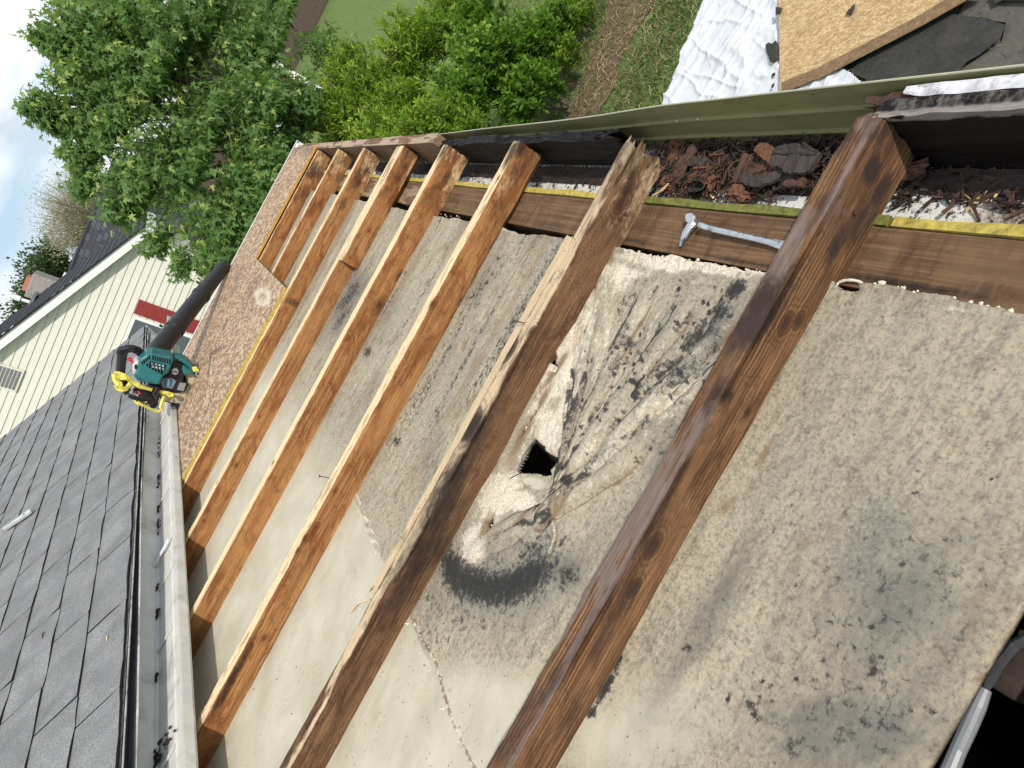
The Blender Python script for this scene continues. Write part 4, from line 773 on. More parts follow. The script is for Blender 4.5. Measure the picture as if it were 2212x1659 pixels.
# starter edge, black apron drooping into the gutter, pale flashing lip
def ribbon(name, fa, fb, mat, y0=-1.0, y1=RAKE, n=140, thick=.001, parent=house, label=None):
    ys = np.linspace(y0, y1, n); V = []
    for y in ys: V += [fa(y), fb(y)]
    F = [(2*i, 2*i+1, 2*i+3, 2*i+2) for i in range(n-1)]
    o = mk(name, V, F, mat, parent, label=label); s = o.modifiers.new('s', 'SOLIDIFY'); s.thickness = thick; return o
er = lambda y, s: .0022*(vn(y*14, s)-.5)*2
ew = lambda p: np.asarray(p) @ MW            # world -> porch frame
def eaveN(y, dx, dz): return ew((EX+dx, y, EZ+dz))
ribbon('starter_edge', lambda y: eaveN(y, -.01, -.002), lambda y: eaveN(y, .006+er(y,1), -.0065), M['lip'], thick=.0025)
ribbon('shingle_underside', lambda y: eaveN(y, .004, -.004), lambda y: eaveN(y, -.03, -.035), M['shingle_edge'])
lipx = lambda y: -.004+.013*smooth(y, 1.9, 2.5)*(1-smooth(y, 2.3, 3.3))*0+.010*sin(y*1.9+.6)*smooth(-y, -3.2, -1.2)
ribbon('black_apron', lambda y: eaveN(y, -.030, -.012), lambda y: eaveN(y, .002, -.0185-.0125*smooth(-y, -2.8, -1.1)), M['apron'], thick=.0012)
ribbon('apron_lip', lambda y: eaveN(y, .0015, -.018-.0125*smooth(-y, -2.8, -1.1)), lambda y: eaveN(y, .0032+er(y,4), -.0215-.0125*smooth(-y, -2.8, -1.1)), M['lip'], thick=.0015)
# gutter trough (porch frame): back wall, floor, hemmed front lip
gl = lambda y: np.interp(y, [-1,1.17,3.27,6], [-1.025,-1.001,-.968,-.93])
gp = thing('roof_gutter', 'pale aluminium gutter stained with leaf litter beside the shingles', 'gutter', (-1.05, 2.0, 0))
def gprof(y):
    L = gl(y); k = .0012*sin(y*5)
    return [(L-.152,y,.088),(L-.150,y,.036),(L-.140,y,.028),(L-.062,y,.028+k),(L-.058,y,.0305),(L-.053,y,.028),(L-.018,y,.030),(L-.013,y,.034),(L-.008,y,.0415),(L-.001,y,.0435),(L,y,.040),(L+.0015,y,.020),(L-.002,y,.014)]
ys = np.linspace(-1.0, RAKE-.02, 160); V = []; 
for y in ys: V += gprof(y)
go = mk('trough', V, gridfaces(160, 13), M['alum'], gp, smooth=False); s = go.modifiers.new('s', 'SOLIDIFY'); s.thickness = .0012
# end cap, joints, hanger straps, litter
for y in (.99, 2.02, 3.1, 4.2):
    mb = MB(); L = gl(y); 
    for (a, b) in zip(gprof(y)[2:8], gprof(y)[3:9]): mb.prism([np.array(a)+(0,0,.0012), np.array(b)+(0,0,.0012), np.array(b)+(0,.05,.0012), np.array(a)+(0,.05,.0012)], (0,0,.0012))
    mb.build('joint_sleeve', M['alum'], gp)
for y in (1.32, 1.74, 2.18, 2.60, 3.45):
    L = gl(y); mb = MB(); mb.box((L-.145, y-.009, .040), (L-.050, y+.009, .0425)); 
    if y in (2.18,): mb.build('hanger', M['white_trim'], gp)
    else: 
        mb = MB(); mb.box((L-.143, y-.005, .030), (L-.06, y+.005, .0325)); mb.build('hanger', M['alum'], gp)
r2 = random.Random(5)
def litter():
    sp_ = []
    for y0, y1, n, w_ in ((1.35,1.40,40,.04),(1.62,1.65,10,.008),(1.89,1.93,12,.008),(2.03,2.07,12,.008),(2.38,2.48,22,.010),(2.54,2.60,16,.012),(2.76,2.88,24,.012),(3.05,3.3,24,.01),(1.14,1.18,12,.008)):
        for _ in range(n):
            y = r2.uniform(y0, y1); L = gl(y); sp_.append(((L-.146+abs(r2.gauss(0, w_)), y, .034), r2.uniform(.0016, .0058)))
    lumps('leaf_litter', sp_, M['debris_dark'], gp, seed=6)
litter()
mb = MB(); mb.box((-1.9, -1.2, GND), (-1.42, 5.2, .16)); mb.build('wall', M['siding'], house, world=True)
mb = MB(); mb.prism([(-1.42, 5.20, GND),(-6, 5.20, GND),(-6, 5.20, 2.2),(-1.42,5.20,.16)], (0,-.1,0)); mb.build('gable_wall', M['fleshwall'], house, world=True)
mb = MB(); q = [ew((EX-.02, y, EZ-.03)) for y in (-1.2, RAKE)]; mb.prism([(gl(0)-.16,-1.0,.085),(gl(0)-.16,-1.0,-.12),(gl(5)-.16,RAKE-.03,-.12),(gl(5)-.16,RAKE-.03,.085)], (-.02,0,0)); mb.build('eave_board', M['alum'], house)
mb = MB(); mb.prism([RP(-.01,RAKE-.002,-.004),RP(3.2,RAKE-.002,-.004),RP(3.2,RAKE-.002,-.12),RP(-.01,RAKE-.002,-.12)], (0,.02,0)); mb.build('rake_board', M['white_trim'], house, world=True)

# silver utility knife on the shingles
def knife():
    a = np.array((-1.663, 3.264, .532)); b = np.array((-1.534, 3.201, .467)); d = b-a; L = np.linalg.norm(d); d /= L; nrm = np.array([sin(PITCH),0,cos(PITCH)]); e = np.cross(nrm, d)
    k = thing('utility_knife', 'silver folding utility knife lying on the grey shingles', 'knife', a, world=True)
    prof = [(0,.010),(.02,.013),(.06,.013),(.10,.017),(.125,.020),(.145,.014),(.15,.0),(.14,-.013),(.11,-.014),(.07,-.010),(.03,-.011),(0,-.009)]
    sc = L/.15; P = [a+d*x*sc+e*(y-.004*sin(x*40))+nrm*.008 for x, y in prof]; mb = MB(); mb.prism(P, nrm*.015); o = mb.build('handle', M['silver'], k, world=True); bevel(o, .003, 2)
    c = a+d*.118*sc+nrm*.0228; mb = MB(); mb.tube([c, c+nrm*.0012], .0045, 10); mb.build('pivot_hole', M['slot'], k, world=True)
    mb = MB(); mb.prism([a+d*x*sc+e*y+nrm*.0225 for x, y in ((.01,-.003),(.05,-.003),(.05,.002),(.01,.002))], nrm*.001); mb.build('grip_inlay', M['bred'].copy() if 0 else M['bgrey'], k, world=True)
    mb = MB(); mb.prism([a-d*.012+e*.004+nrm*.014, a+e*.006+nrm*.014, a-e*.006+nrm*.014, a-d*.006-e*.006+nrm*.014], nrm*.002); mb.build('blade', M['steel'], k, world=True)
knife()
def rpt(P):  # ray -> shingle plane
    d = MW @ ray(P); s = tan(PITCH); t = (EZ+s*EX-CAMW[2]-s*CAMW[0])/(d[2]+s*d[0]); return CAMW+t*d
for P, l, lab, mat in (((96,1380),.03,'dark sliver of bark on the grey shingles','rot_dark'), ((236,1386),.018,'pale curled splinter near the shingle edge','chip')):
    a = rpt(P); mb = MB(); mb.tube([a+(0,0,.006), a+(.006,.012,.008), a+(.004,l,.006)], [.0008,.0022,.0006], 5); tag(mb.build('splinter', M[mat], None, world=True), lab, 'splinter')

# ================================================================== LEAF BLOWER (porch frame)
def blower():
    N0 = .0118; bl = thing('leaf_blower', 'teal and black leaf blower with dirty beige fan housing and yellow tape on its handle', 'leaf blower', (-.85, 3.33, N0))
    def C(c, B=3.30): return on((219.4+c[0]*.124, 702.2+c[1]*.124), 1, B)
    def plate(pts, B, th, mat, name, par=bl, bev=.004, seg=3, label=None):
        P = [C(p, B) for p in pts]; mb = MB(); mb.prism(P[::-1], (0, th, 0)); o = mb.build(name, mat, par, label=label); bevel(o, bev, seg); return o
    def circ(c, r, n=28, sy=1.0): return [(c[0]+r*cos(2*pi*i/n), c[1]+r*sy*sin(2*pi*i/n)) for i in range(n)]
    # fan housing: dark back shell and beige front volute
    ctr = (1270, 985); Rr = 385
    back = plate(circ(ctr, 405, 40), 3.37, .10, M['bblack'], 'fan_shell', bev=.02)
    vol = []
    for i in range(30):
        a = radians(-75+i*(235/29)); r = Rr*(1+.06*sin(a*2)); vol.append((ctr[0]+r*cos(a), ctr[1]+r*sin(a)))
    inner = [(ctr[0]+205*cos(radians(a)), ctr[1]+205*sin(radians(a))) for a in range(160, -80, -12)]
    plate(vol+inner, 3.315, .075, M['bbeige'], 'fan_housing', bev=.014, seg=4)
    top = [(ctr[0]+400*cos(radians(a)), ctr[1]+430*sin(radians(a))) for a in range(-20, -100, -8)]+[(ctr[0]+330*cos(radians(a)), ctr[1]+350*sin(radians(a))) for a in range(-100, -19, 8)]
    plate(top, 3.30, .09, M['teal'], 'shroud_rim', bev=.006)
    plate([(1230,620),(1400,680),(1580,830),(1440,880),(1420,980),(1520,1030),(1450,1170),(1290,1170),(1020,1120),(990,1040),(1040,900),(1170,860)], 3.285, .06, M['bblack'], 'engine_plate', bev=.006)
    plate([(1420,700),(1600,830),(1440,880),(1400,770)], 3.278, .03, M['teal'], 'teal_patch', bev=.004)
    # engine cover
    cov = plate([(650,600),(780,520),(880,500),(1060,540),(1240,570),(1250,640),(1170,850),(1080,900),(1010,1060),(800,1020),(600,975),(560,880),(620,740)], 3.225, .14, M['teal'], 'engine_cover', bev=.014, seg=4)
    for i in range(8):
        c = (890+i*42, 575+i*9); plate([(c[0]-13,c[1]-45),(c[0]+13,c[1]-42),(c[0]+17,c[1]+42),(c[0]-9,c[1]+40)], 3.2225, .006, M['slot'], 'cooling_slot', cov, bev=.001, seg=1)
    for i in range(5):
        c = (705+i*32, 665-i*26); plate([(c[0]-12,c[1]-32),(c[0]+10,c[1]-38),(c[0]+16,c[1]+26),(c[0]-6,c[1]+34)], 3.2225, .006, M['slot'], 'cooling_slot', cov, bev=.001, seg=1)
    plate([(770,700),(850,630),(1130,700),(1060,870),(930,800),(800,730)], 3.2215, .006, M['slot'], 'grille_recess', cov, bev=.002, seg=1)
    for r_ in range(3):
        for q_ in range(4):
            c = (885+q_*62+r_*8, 672+q_*14+r_*55)
            if r_ == 2: continue
            plate([(c[0]-19,c[1]-19),(c[0]+15,c[1]-15),(c[0]+17,c[1]+18),(c[0]-17,c[1]+15)], 3.2185, .004, M['bwhite'], 'grille_fin', cov, bev=.001, seg=1)
    for q_ in range(6):
        c = 830+q_*52; mb = MB(); mb.tube([C((c,640+q_*10),3.217), C((c-14,740+q_*22),3.217)], .0016, 5); mb.build('grille_bar', M['teal'], cov)
    plate(circ((625,770), 92, 26, 1.6), 3.235, .09, M['bwhite'], 'filter_cap', bev=.012, seg=4)
    plate(circ((598,730), 30, 16, 1.5), 3.231, .01, M['bblack'], 'cap_mark', bev=.002, seg=1); plate(circ((650,830), 48, 18, 1.5), 3.231, .01, M['bblack'], 'cap_mark', bev=.002, seg=1)
    scw = plate(circ((1280,812), 62), 3.277, .02, M['bwhite'], 'fuel_cap', bev=.003); plate([(1235,800),(1322,815),(1320,830),(1232,815)], 3.2755, .004, M['slot'], 'cap_slot', scw, bev=.0005, seg=1)
    lb = plate([(1070,925),(1240,925),(1300,985),(1240,1110),(1060,1090),(1040,1000)], 3.279, .02, M['bgrey'], 'label_frame', bev=.003)
    plate([(1100,945),(1150,945),(1130,1070),(1075,1060)], 3.2775, .003, M['bblue'], 'label_print', lb, bev=.0005, seg=1); plate([(1155,945),(1190,948),(1172,1080),(1135,1072)], 3.2775, .003, M['silver'], 'label_print', lb, bev=.0005, seg=1)
    plate([(1195,950),(1250,960),(1225,1085),(1177,1080)], 3.2775, .003, M['bblue'], 'label_print', lb, bev=.0005, seg=1)
    plate([(1360,1005),(1480,1020),(1430,1155),(1310,1130)], 3.279, .02, M['bgrey'], 'warning_label', bev=.002)
    # feet with bolts
    for c in ((1690,855),(1425,1400)):
        f = plate(circ(c, 62, 18), 3.29, .05, M['bgrey'], 'foot', bev=.004); plate(circ(c, 28, 14), 3.288, .01, M['slot'], 'bolt', f, bev=.001, seg=1)
    plate([(1575,745),(1660,735),(1700,800),(1600,815)], 3.288, .02, M['ytape'], 'yellow_sticker', bev=.001, seg=1)
    mb = MB(); mb.box((-.96, 3.33, N0), (-.77, 3.47, N0+.018)); bevel(mb.build('base', M['bblack'], bl), .006)
    # tube: outlet, ribbed joint, long flattened nozzle
    a = np.array(on((340,758),1,3.40)); tip = np.array(on((501,581),1,3.985)); tip[2] = max(tip[2], .040); d = tip-a; Lt = np.linalg.norm(d); d /= Lt
    P = lambda f: a+d*Lt*f
    R0_ = .043
    mb = MB(); mb.tube([P(-.06),P(0),P(.20),P(.21),P(.235),P(.24),P(.27),P(.275)], [.046,.044,.043,.047,.047,.044,.044,.043], 28); mb.build('outlet_tube', M['bblack'], bl)
    mb = MB(); mb.tube([P(.27),P(.45),P(.58),P(.60),P(.62),P(.625),P(.66)], [.0425,.041,.040,.045,.045,.041,.040], 28); tb = mb.build('middle_tube', M['bblack'], bl)
    mb = MB(); mb.tube([P(.65),P(.70),P(.98),P(1.0)], [.041,.038,.033,.0325], 28); mb.tube([P(.999),P(1.0005)], [.030,.030], 24); mb.build('nozzle', M['bblack'], bl)
    u = np.cross(d, (0,0,1)); u /= np.linalg.norm(u); v = np.cross(u, d)
    for i in range(5):
        an = radians(30+i*24); o_ = (cos(an)*u*-1+sin(an)*v)*.0405; mb = MB(); mb.tube([P(.30)+o_, P(.50)+o_*.985], .0016, 5); mb.build('rib', M['bblack'], tb)
    k = P(.20)+v*.046-u*.01; mb = MB(); mb.tube([k, k+v*.016], .006, 10); mb.build('clamp_screw', M['bblack'], bl)
    # top handle loop, throttle grip, rear grip
    def T(pts, r, mat, name, B=3.30, n=12, bb=None): 
        P_ = [C(p, (bb[i] if bb else B)) for i, p in enumerate(pts)]; mb = MB(); mb.tube(P_, r, n); return mb.build(name, mat, bl)
    T([(760,560),(700,500),(620,440),(540,410),(450,410),(370,460)], [.018,.019,.018,.017,.019,.020], M['bblack'], 'handle', bb=[3.34,3.33,3.32,3.31,3.30,3.30])
    T([(370,450),(350,560),(335,700),(330,830),(350,960),(400,1080),(480,1170)], [.022,.019,.0185,.0185,.019,.020,.021], M['bblack'], 'handle', bb=[3.30]*7)
    T([(300,500),(340,430),(480,400),(580,400)], [.014,.016,.015,.010], M['bblack'], 'handle_guard', B=3.29)
    T([(460,570),(500,600),(530,640),(548,665)], [.007,.008,.006,.004], M['bred'], 'trigger')
    T([(480,1170),(580,1190),(720,1230),(860,1280),(930,1340)], [.023,.030,.032,.028,.024], M['bblack'], 'control_grip', B=3.28)
    T([(580,1060),(530,1110),(540,1190),(640,1230)], [.006]*4, M['bgrey'], 'cable', B=3.25)
    plate(circ((905,1385), 82, 22), 3.27, .07, M['bblack'], 'recoil_knob', bev=.012)
    T([(640,1150),(660,1190),(690,1200)], [.004,.005,.003], M['bred'], 'switch', B=3.243)
    T([(1000,1120),(980,1200),(940,1260)], [.005]*3, M['bblack'], 'fuel_line', B=3.25); T([(960,1100),(900,1200),(960,1290)], [.003]*3, M['rot_brown'], 'fuel_line', B=3.245)
    plate([(820,1030),(1010,1080),(1080,1170),(1000,1230),(880,1200),(720,1110)], 3.27, .06, M['bblack'], 'carburettor', bev=.008)
    # yellow tape and strap
    def ribbon_tape(pts, B, wd, name='tape'):
        V = []; n = len(pts)
        for i, p in enumerate(pts):
            c = C(p, B+.006*sin(i*2.1)); q0 = C(pts[max(0,i-1)], B); q1 = C(pts[min(n-1,i+1)], B); t = q1-q0; t /= np.linalg.norm(t); e = np.cross(t, (0,1,0)); e /= np.linalg.norm(e); w_ = wd*.68*(1+.25*sin(i*1.7))
            V += [c+e*w_, c+e*w_*.3+np.array((0,-.006,0)), c-e*w_*.5+np.array((0,-.003,0)), c-e*w_]
        o = mk(name, V, gridfaces(n, 4), M['ytape'], bl); s = o.modifiers.new('s', 'SOLIDIFY'); s.thickness = .0015
    ribbon_tape([(210,840),(300,850),(400,880),(480,930),(540,1000),(640,1060),(760,1100),(880,1130)], 3.262, .013)
    ribbon_tape([(215,850),(235,950),(290,1040),(360,1100),(440,1090),(510,1020)], 3.262, .013)
    ribbon_tape([(235,1040),(280,1110),(370,1150),(450,1130),(470,1060)], 3.268, .010); ribbon_tape([(240,870),(330,930),(430,940),(480,960)], 3.258, .009); ribbon_tape([(250,960),(330,1000),(360,1060)], 3.258, .007)
    ribbon_tape([(550,1250),(600,1340),(720,1400),(850,1460),(990,1510),(1060,1460),(1080,1340),(1110,1230)], 3.265, .009)
    ribbon_tape([(1000,1150),(1080,1180),(1160,1180),(1240,1200)], 3.26, .010); ribbon_tape([(1120,1170),(1180,1230),(1250,1230)], 3.257, .010); ribbon_tape([(1085,1240),(1050,1340),(1020,1440)], 3.258, .008)
    # tape as wrapped cloth
    ribbon_tape([(640,1320),(700,1330),(790,1340)], 3.262, .006)
blower()

# ================================================================== NAIL PULLER on the plate
def puller():
    zz = PN+.0015; k = thing('nail_puller', 'steel nail puller with a bent claw lying on the brown wall plate', 'nail puller', on((1560,505),2,zz))
    C = lambda c, h=0: on((1316.7+c[0]*.1984, 219.4+c[1]*.1984), 2, zz+h)
    sh = [((985,1345),.0135),((1150,1395),.0105),((1400,1450),.0085),((1600,1495),.0075),((1750,1530),.0065),((1900,1570),.005),((2060,1610),.004)]
    W_ = [.0046,.0046,.0044,.0042,.0046,.0062,.0075]; H_ = [.0042,.004,.0038,.0034,.0030,.0022,.0016]
    V = []; F = []
    for i, ((c, h), w_, hh) in enumerate(zip(sh, W_, H_)):
        p = C(c, h); q = C(sh[min(i+1,6)][0]); r = C(sh[max(i-1,0)][0]); t = q-r; t[2] = 0; t /= np.linalg.norm(t); e = np.array([-t[1], t[0], 0])
        for a in range(8): th = 2*pi*(a+.5)/8; V.append(p+e*w_*cos(th)*1.08+np.array([0,0,1])*hh*sin(th)*1.08)
    F = gridfaces(7, 8, True); F.append(tuple(range(8))[::-1]); F.append(tuple(48+i for i in range(8)))
    o = mk('shaft', V, F, M['steel'], k); bevel(o, .0008, 2)
    # square striking head and curved claw with nail slot
    P = [C(c, .004) for c in ((870,1270),(950,1255),(1000,1300),(960,1375),(880,1360))]; mb = MB(); mb.prism(P[::-1], (0,0,.013)); bevel(mb.build('head', M['steel'], k), .0018, 2)
    cl = []
    path = [((930,1310),.011,.0075,.0055),((880,1360),.013,.0075,.0048),((830,1430),.0125,.0070,.0038),((795,1510),.009,.0058,.0026),((775,1580),.003,.0032,.0010)]
    V = []
    for i, (c, h, w_, hh) in enumerate(path):
        p = C(c, h); q = C(path[min(i+1,4)][0]); r = C(path[max(i-1,0)][0]); t = q-r; t[2] = 0; t /= np.linalg.norm(t); e = np.array([-t[1], t[0], 0])
        for a in range(8): th = 2*pi*(a+.5)/8; V.append(p+e*w_*cos(th)*1.08+np.array([0,0,1])*hh*sin(th)*1.08)
    F = gridfaces(5, 8, True); F.append(tuple(range(8))[::-1]); F.append(tuple(32+i for i in range(8)))
    bevel(mk('claw', V, F, M['steel'], k), .0008, 2)
    mb = MB(); mb.tube([C((818,1490),.0145), C((790,1560),.0065)], [.0022,.0012], 8, flat=.5); mb.build('claw_slot', M['steel_dark'], k)
    mb = MB(); mb.prism([C(c,.0148) for c in ((1000,1335),(1150,1375),(1330,1425),(1320,1440),(1140,1400),(990,1360))][::-1], (0,0,.0008)); 
puller()

# ================================================================== EAVE DEBRIS between the first two rafters
def D(P, N=-.102): return on(P, 2, N-.014)
def chunk(P, size, mat, label, cat='wood debris', N=-.084, rough=.7, seed=1, rot=0.0, flat=.6, sub=3):
    bm = bmesh.new(); bmesh.ops.create_icosphere(bm, subdivisions=sub, radius=1); c = D(P, N); r = random.Random(seed)
    V = []; ca, sa = cos(rot), sin(rot)
    for v in bm.verts:
        k = 1+rough*(float(vn(v.co.x*2.2+seed, v.co.y*2.2+3, v.co.z*2.2+9))-.5)*2+rough*.5*(float(vn(v.co.x*6+seed, v.co.y*6, v.co.z*6))-.5)*2
        x, y, z = v.co.x*size[0]*k, v.co.y*size[1]*k, v.co.z*size[2]*k*.8; V.append((c[0]+x*ca-y*sa, c[1]+x*sa+y*ca, c[2]+z))
    F = [[v.index for v in f.verts] for f in bm.faces]; bm.free()
    return tag(mk('wood_chunk', V, F, M[mat]), label, cat)
def sliver(pts, wd, th, mat, label, N=-.08, name='wood_strip', cat='wood debris', taper=True):
    C0 = [D(p, N+z) for p, z in pts]; m_ = max(10, 5*len(pts)); sd = len(label)*.37; ts = np.linspace(0, len(C0)-1, m_); C_ = np.stack([np.interp(ts, range(len(C0)), [c[k] for c in C0]) for k in range(3)], -1)
    V = []; cols = (-1, -.55, 0, .5, 1)
    for i, c in enumerate(C_):
        q = C_[min(i+1,m_-1)]; r = C_[max(i-1,0)]; t = q-r; t[2] = 0; t /= np.linalg.norm(t); e = np.array([-t[1], t[0], 0]); f = i/(m_-1); w_ = wd*((.30+.70*sin(pi*(f*.84+.10))**.6) if taper else 1)
        up_ = [c+e*w_*x*(1+.35*(vn(i*.8+sd, x*3+5)-.5))+np.array([0,0,th*.9*(vn(i*.55+sd, x*2.2)-.5)+th*.5*(vn(i*2.1, x*7+sd)-.5)-abs(x)**3*th*.35]) for x in cols]
        V += up_+[v-np.array([0,0,th]) for v in (up_[4], up_[0])]
    F = gridfaces(m_, 7, True); F += [tuple(range(7))[::-1], tuple(7*(m_-1)+i for i in range(7))]
    return tag(mk(name, V, [f[::-1] for f in F], M[mat]), label, cat)
kk = .1984
q = lambda x, y: (1316.7+x*kk, 219.4+y*kk)
chunk(q(740,480), (.024,.020,.012), 'rot_orange', 'red brown crumbling lump of rot beside the splintered rafter end', seed=3, rot=.3)
chunk(q(1060,760), (.017,.030,.010), 'rot_orange', 'long orange crumbly rot lump in the middle of the debris', seed=5, rot=.5)
chunk(q(1100,870), (.012,.015,.008), 'rot_orange', 'orange rot piece just above the black cup shaped scrap', seed=6)
chunk(q(1415,990), (.013,.022,.010), 'rot_orange', 'bright orange knobbly lump at the edge of the white soffit', seed=7, rough=.5)
chunk(q(1270,660), (.014,.028,.008), 'debris_dark', 'grey black tarry felt scrap between the orange lumps', seed=8, rot=-.5)
chunk(q(640,880), (.014,.018,.006), 'rot_orange', 'flat orange rot flakes near the mossy edge left of the black scrap', seed=9)
sliver([(q(900,460),.018),(q(860,580),.014),(q(770,640),.012),(q(740,740),.008),(q(640,840),.004),(q(600,860),.002)], .010, .004, 'rot_brown', 'forked curved root like strip of rotten wood leaning over the debris')
sliver([(q(820,640),.012),(q(780,760),.010),(q(720,880),.006)], .006, .003, 'rot_brown', 'narrow brown strip beside the forked strip')
sliver([(q(640,890),.008),(q(560,960),.006),(q(440,1040),.004)], .0022, .0015, 'chip', 'thin pale splinter lying below the splintered rafter end', cat='splinter')
sliver([(q(860,635),.010),(q(960,640),.010),(q(1040,650),.009)], .008, .004, 'rot_grey', 'small grey brown block behind the long orange lump', taper=False)
sliver([(q(1480,560),.016),(q(1400,740),.012),(q(1340,870),.008)], .006, .003, 'rot_brown', 'brown splintered strip left of the knotted slab')
sliver([(q(1540,580),.018),(q(1500,660),.014),(q(1440,760),.010)], .005, .003, 'rot_brown', 'second splintered strip left of the knotted slab')
chunk(q(1640,720), (.030,.040,.007), 'rot_brown', 'round brown slab with a knot and curved rings in the debris', seed=12, rough=.18, N=-.078, sub=3)
sliver([(q(1430,790),.010),(q(1500,850),.013),(q(1650,850),.014),(q(1800,790),.013),(q(1880,740),.012)], .009, .005, 'rot_grey', 'curved grey brown rind wrapped under the knotted slab')
sliver([(q(1790,560),.022),(q(1930,590),.022),(q(2080,640),.022),(q(2230,650),.022)], .019, .006, 'rot_grey', 'smooth grey slab of old wood against the olive fascia')
sliver([(q(1780,520),.026),(q(1950,500),.026),(q(2230,540),.026)], .007, .006, 'rot_grey', 'upper lip of grey wood along the olive fascia')
sliver([(q(1600,480),.024),(q(1720,540),.02),(q(1800,640),.016),(q(1850,700),.014)], .010, .004, 'rot_orange', 'red brown torn strip above the knotted slab')
sliver([(q(1860,740),.012),(q(1890,850),.006),(q(1870,950),-.002)], .010, .0012, 'felt', 'dark felt tongue hanging onto the white soffit', name='felt_scrap', cat='felt scrap')
sliver([(q(1920,840),.010),(q(2010,860),.010),(q(2110,850),.010)], .008, .005, 'rot_brown', 'short light brown stick right of the felt tongue', taper=False)
sliver([(q(2100,440),.03),(q(2150,480),.028),(q(2210,520),.026)], .0018, .0012, 'rot_dark', 'thin black splinter by the near rafter end', cat='splinter')
# curled black felt cup
def cup():
    V = []; n1, n2 = 12, 5
    for i in range(n1):
        a = radians(150+i*18); 
        for j in range(n2):
            r = .022-.003*j; c = D(q(900,915), -.084+.014*(j/4)**1.5*(1 if i > 1 else .4)); V.append((c[0]+(r+.006*j/4)*.55*cos(a+.5), c[1]+(r+.012*j/4)*1.15*sin(a+.5), c[2]))
    F = gridfaces(n1, n2); F.append(tuple(i*n2 for i in range(n1)))
    o = mk('felt_scrap', V, F, M['felt']); s = o.modifiers.new('s','SOLIDIFY'); s.thickness = .002; tag(o, 'black cup shaped curl of felt lying by the mossy edge', 'felt scrap')
cup()
def bed(A0, A1, B0, B1, N0, amp, nm):
    a = np.linspace(A0, A1, 30); b = np.linspace(B0, B1, int((B1-B0)/.004)); Bm, Am = np.meshgrid(b, a, indexing='ij'); e = smooth(Am, A0, A0+.012+.02*fbm(Bm*30, Bm*0)); N = N0-.006+e*(.006+amp*fbm(Am*70, Bm*50, 1.0, 5))
    o = mk('debris_bed', np.stack([Am, Bm, N], -1).reshape(-1,3), [f[::-1] for f in gridfaces(len(b), 30)], M['rot_dark']); o['kind'] = 'stuff'; o['label'] = nm
bed(.362, .4425, .495, 1.0, SN+.004, .012, 'dark rotten crumbs packed under the debris')
bed(.358, .399, 1.0, 3.9, SN+.004, .007, 'dark wet crumbs along the far rim board')
bed(.366, .400, -.28, .50, SN+.017, .006, 'dark rotten crumbs under the near rim board')
# fine litter filling the box of the eave
def litter_stuff():
    mbs = {k: MB() for k in ('rot_brown','rot_dark','rot_orange','debris_dark','chip')}; r = random.Random(9)
    def add(A, B, N, l, w_, t_, mat):
        a = r.uniform(0, pi); tl = r.gauss(0, .3); d = np.array([cos(a)*cos(tl), sin(a)*cos(tl), sin(tl)]); e = np.array([-sin(a), cos(a), r.gauss(0,.3)]); c = np.array([A,B,N]); u = np.array([0,0,1.])
        mb = mbs[mat]; V = [c-d*l+e*w_*.4, c-d*l-e*w_*.4, c+d*l*r.uniform(.6,1)-e*w_, c+d*l+e*w_*.5]; V = [v+u*0 for v in V]+[v-u*t_ for v in V]
        mb.add(V, [(0,1,2,3),(7,6,5,4),(0,4,5,1),(1,5,6,2),(2,6,7,3),(3,7,4,0)])
    for _ in range(2600):
        B = r.uniform(.50, 1.02); A = r.uniform(.330, .442); white = (.335 < A < .372) and (.52 < B < .70)
        if white and r.random() < .96: continue
        if A < .352 and r.random() < .8: continue
        if B > .93 and r.random() < .6: continue
        h = .022*smooth(A, .335, .40); m_ = r.choices(['rot_brown','rot_dark','rot_orange','debris_dark','chip'], [5,6,1.6,4,.2])[0]
        add(A, B, SN+.004+h*r.random()+.004, r.uniform(.002,.013), r.uniform(.0007,.0028), r.uniform(.0008,.002), m_)
    for _ in range(1000):
        B = r.uniform(-.25, .52); A = min(.398, r.gauss(.387, .016)); 
        if A < .352: continue
        m_ = r.choices(['rot_brown','rot_dark','rot_orange','debris_dark','chip'], [4,6,1.2,5,.9])[0]; add(A, B, SN+.016+.004*r.random(), r.uniform(.002,.014), r.uniform(.0008,.003), r.uniform(.0006,.002), m_)
    for _ in range(900):
        B = r.uniform(.98, 3.9); A = min(.397, r.gauss(.385, .014))
        if A < .35: continue
        m_ = r.choices(['rot_brown','rot_dark','debris_dark'], [1,4,6])[0]; add(A, B, SN+.004+.003*r.random(), r.uniform(.002,.009), r.uniform(.0008,.003), r.uniform(.0006,.002), m_)
    for k_i, (k, mb) in enumerate(mbs.items()):
        if mb.v: o = mb.build('rotten_wood_litter', M[k]); o['kind'] = 'stuff'; o['label'] = {'rot_brown':'brown rotten wood crumbs filling the eave','rot_dark':'dark wet wood crumbs filling the eave','rot_orange':'orange rot crumbs filling the eave','debris_dark':'black leaf and felt crumbs in the eave','chip':'small pale wood slivers in the eave'}[k]
litter_stuff()
p_ = D((2095,380), -.082)
chunk((1962,365), (.010,.020,.012), 'rot_brown', 'red brown splinter wedge against the black near rim board', N=-.06, seed=21, rot=.4)
sliver([((2150,388),0),((2190,376),0),((2230,372),0)], .006, .004, 'rot_grey', 'pale grey brown stick under the near rim board', N=-.079)
sliver([((2000,385),0),((2060,392),0),((2110,398),0)], .009, .004, 'rot_dark', 'dark flat stick under the near rim board', N=-.080)
sliver([((2080,378),0),((2120,384),0),((2160,378),0)], .007, .003, 'rot_brown', 'short brown stick under the near rim board', N=-.078)
